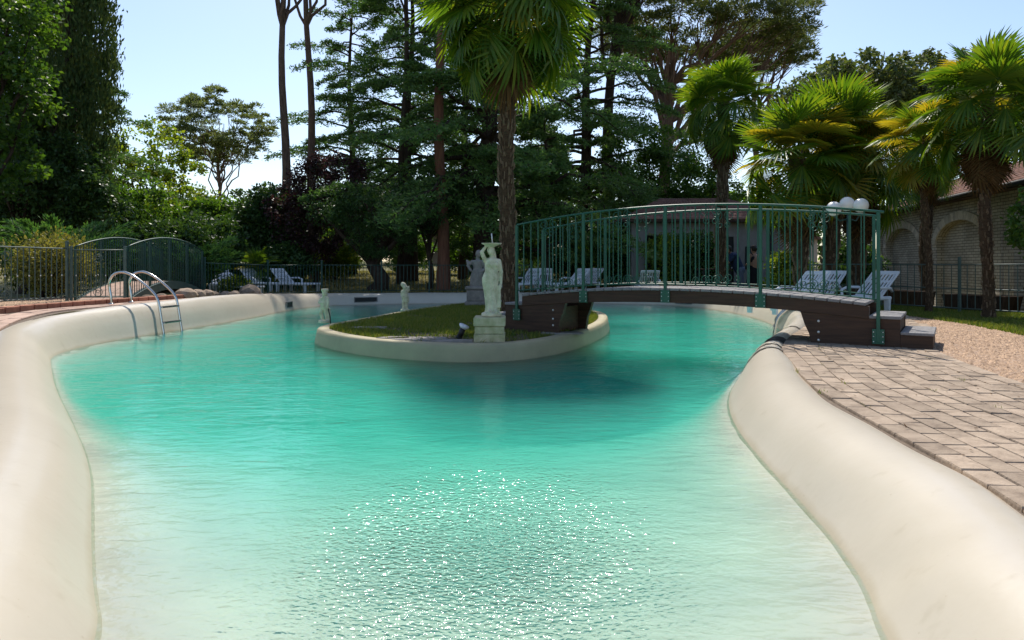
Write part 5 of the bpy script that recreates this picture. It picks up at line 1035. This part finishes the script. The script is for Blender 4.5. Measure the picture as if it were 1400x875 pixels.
d = 29; broadleaf('lime_tree', at(960, d), 2.0, [((x-700)/F*d, d, zz(y, d), rx, rx*.8, rz2) for x, y, rx, rz2 in ((950, 250, 1.4, 1.1), (985, 265, 1.0, .8), (940, 290, 1.4, .8))], 'small lime tree above the garden house roof', 'leaf_mid', 110, 90, .45, .14, .55, .11)
x, y = at(915, 23.0); shrub('ivy_bush', x, y, 1.0, 2.1, 'tall ivy bush covering the porch of the garden house', 'leaf_light', 11000, .10, .7, cr=.3)
x, y = at(955, 22.6); shrub('laurel_bush', x, y, 1.0, 2.2, 'dark laurel bush beside the garden house porch', 'leaf_dark', 11000, .10, .6, cr=.3)
for k, (px, dd, r, h, mat) in enumerate([(830, 25, 1.3, 2.2, 'leaf_mid'), (780, 27, 1.5, 2.4, 'leaf_dark'), (720, 28, 1.5, 2.2, 'leaf_dark'), (860, 29, 1.3, 2.6, 'leaf_dark'), (640, 33, 1.6, 1.9, 'leaf_mid'), (560, 34, 1.7, 2.1, 'leaf_mid'), (455, 30, 1.4, 1.9, 'leaf_light'), (395, 23.5, 1.1, 1.5, 'leaf_dark'), (345, 24, 1.1, 1.3, 'leaf_dark')]):
    lab = ['green bush behind the left part of the railing', 'dark bush behind the left loungers of the bridge', 'dark bush beside the central palm trunk', 'tall dark bush left of the garden house', 'green bush behind the grey stone statue', 'green bush behind the yew trunk', 'sunlit bush on the dry lawn left of the yew', 'dark bush at the foot of the plum', 'dark bush behind the lit lounger'][k]
    x, y = at(px, dd); shrub('understorey_bush', x, y, r, h, lab, mat, 9000, .13, .55, ry=r*.8, cr=.34, group='bushes under the trees')
x, y = at(475, 33); shrub('oleander', x, y, 1.5, 2.0, 'flowering pale pink oleander beyond the dry lawn', 'leaf_mid', 7000, .13, .35)
C, D, _ = clumps([(0, 0, 1.1, 1.4, 1.0, .9)], 40, 22, .2); o = link('flowers', leaves('flowers', C, D, .12, .12), 'flower', bpy.data.objects['oleander']); o['kind'] = 'stuff'
x, y = at(1085, 20); shrub('clipped_bush', x, y, .75, 1.7, 'sunlit round bush between house corner and palms', 'leaf_light', 7000, .09, .6)
x, y = at(1075, 16.5); shrub('clipped_bush', x, y, .5, .75, 'low yellow green bush behind the fence by the palms', 'leaf_light', 3500, .07, .6)
x, y = at(1165, 17.5); shrub('clipped_bush', x, y, .9, 1.9, 'dark bush between the palm trunks behind the globe lamp', 'leaf_dark', 8000, .10, .6)
d = 9.5; broadleaf('bay_tree', at(1455, d), 1.2, [((x-700)/F*d, d, zz(y, d), rx, rx, rz2) for x, y, rx, rz2 in ((1430, 310, .42, .5), (1440, 250, .35, .3), (1400, 335, .2, .22), (1460, 350, .4, .3))], 'dark leafy branch tree reaching in from the right edge', 'leaf_mid', 60, 80, .16, .075, .6, .06)
# far tree belt that closes the view
hedge = []
for k, px in enumerate(range(-216, 1650, 52)):
    dd = 58+random.uniform(-6, 8); x, y = at(px, dd); big = 1100 < px < 1420
    if px > 1000 and px < 1075: continue
    r = random.uniform(3.2, 4.4); h = (zz(85, dd) if big else random.uniform(8.5, 10) if 560 < px < 780 else random.uniform(5.5, 7.5))*random.uniform(.92, 1.05); z0 = float(H(x, y))
    e = empty('far_tree', (x, y, z0)); tag(e, 'rounded pine crown in the distant belt above the tiled roof' if big else ('distant mid green tree' if k % 2 else 'distant olive green tree')+' in the belt behind '+('the left hedge' if px < 380 else 'the central cedars' if px < 840 else 'the garden house' if px < 1100 else 'the brick building'), 'tree', 'pines above the tiled roof' if big else 'distant trees behind the garden')
    blobs = [(0, 0, h*.62, r, r*.6, h*.36), (r*.4, 0, h*.4, r*.8, r*.5, h*.3), (-r*.4, 0, h*.35, r*.8, r*.5, h*.3)]
    if big: blobs = [(0, 0, h*.86, r*1.15, r*.8, h*.13), (r*.5, 1, h*.80, r, r*.8, h*.12), (-r*.6, 1, h*.78, r, r*.8, h*.12)]
    C, D, ctr = clumps(blobs, 170 if big else 60, 55, .8); link('crown', leaves('crown', C, D, rng.uniform(.3, .6, len(C)), rng.uniform(.14, .28, len(C))), 'pine' if big else ('leaf_mid' if k % 2 else 'hill'), e)
    MB().tube([(0, 0, 0), (0, 0, h*.6)], [.25, .12], 7).build('trunk', 'bark', e, True)
print('tris', sum(len(p.vertices)-2 for m_ in bpy.data.meshes for p in m_.polygons) if False else sum(len(m_.loops)-2*len(m_.polygons) for m_ in bpy.data.meshes), 'objs', len(bpy.data.objects))
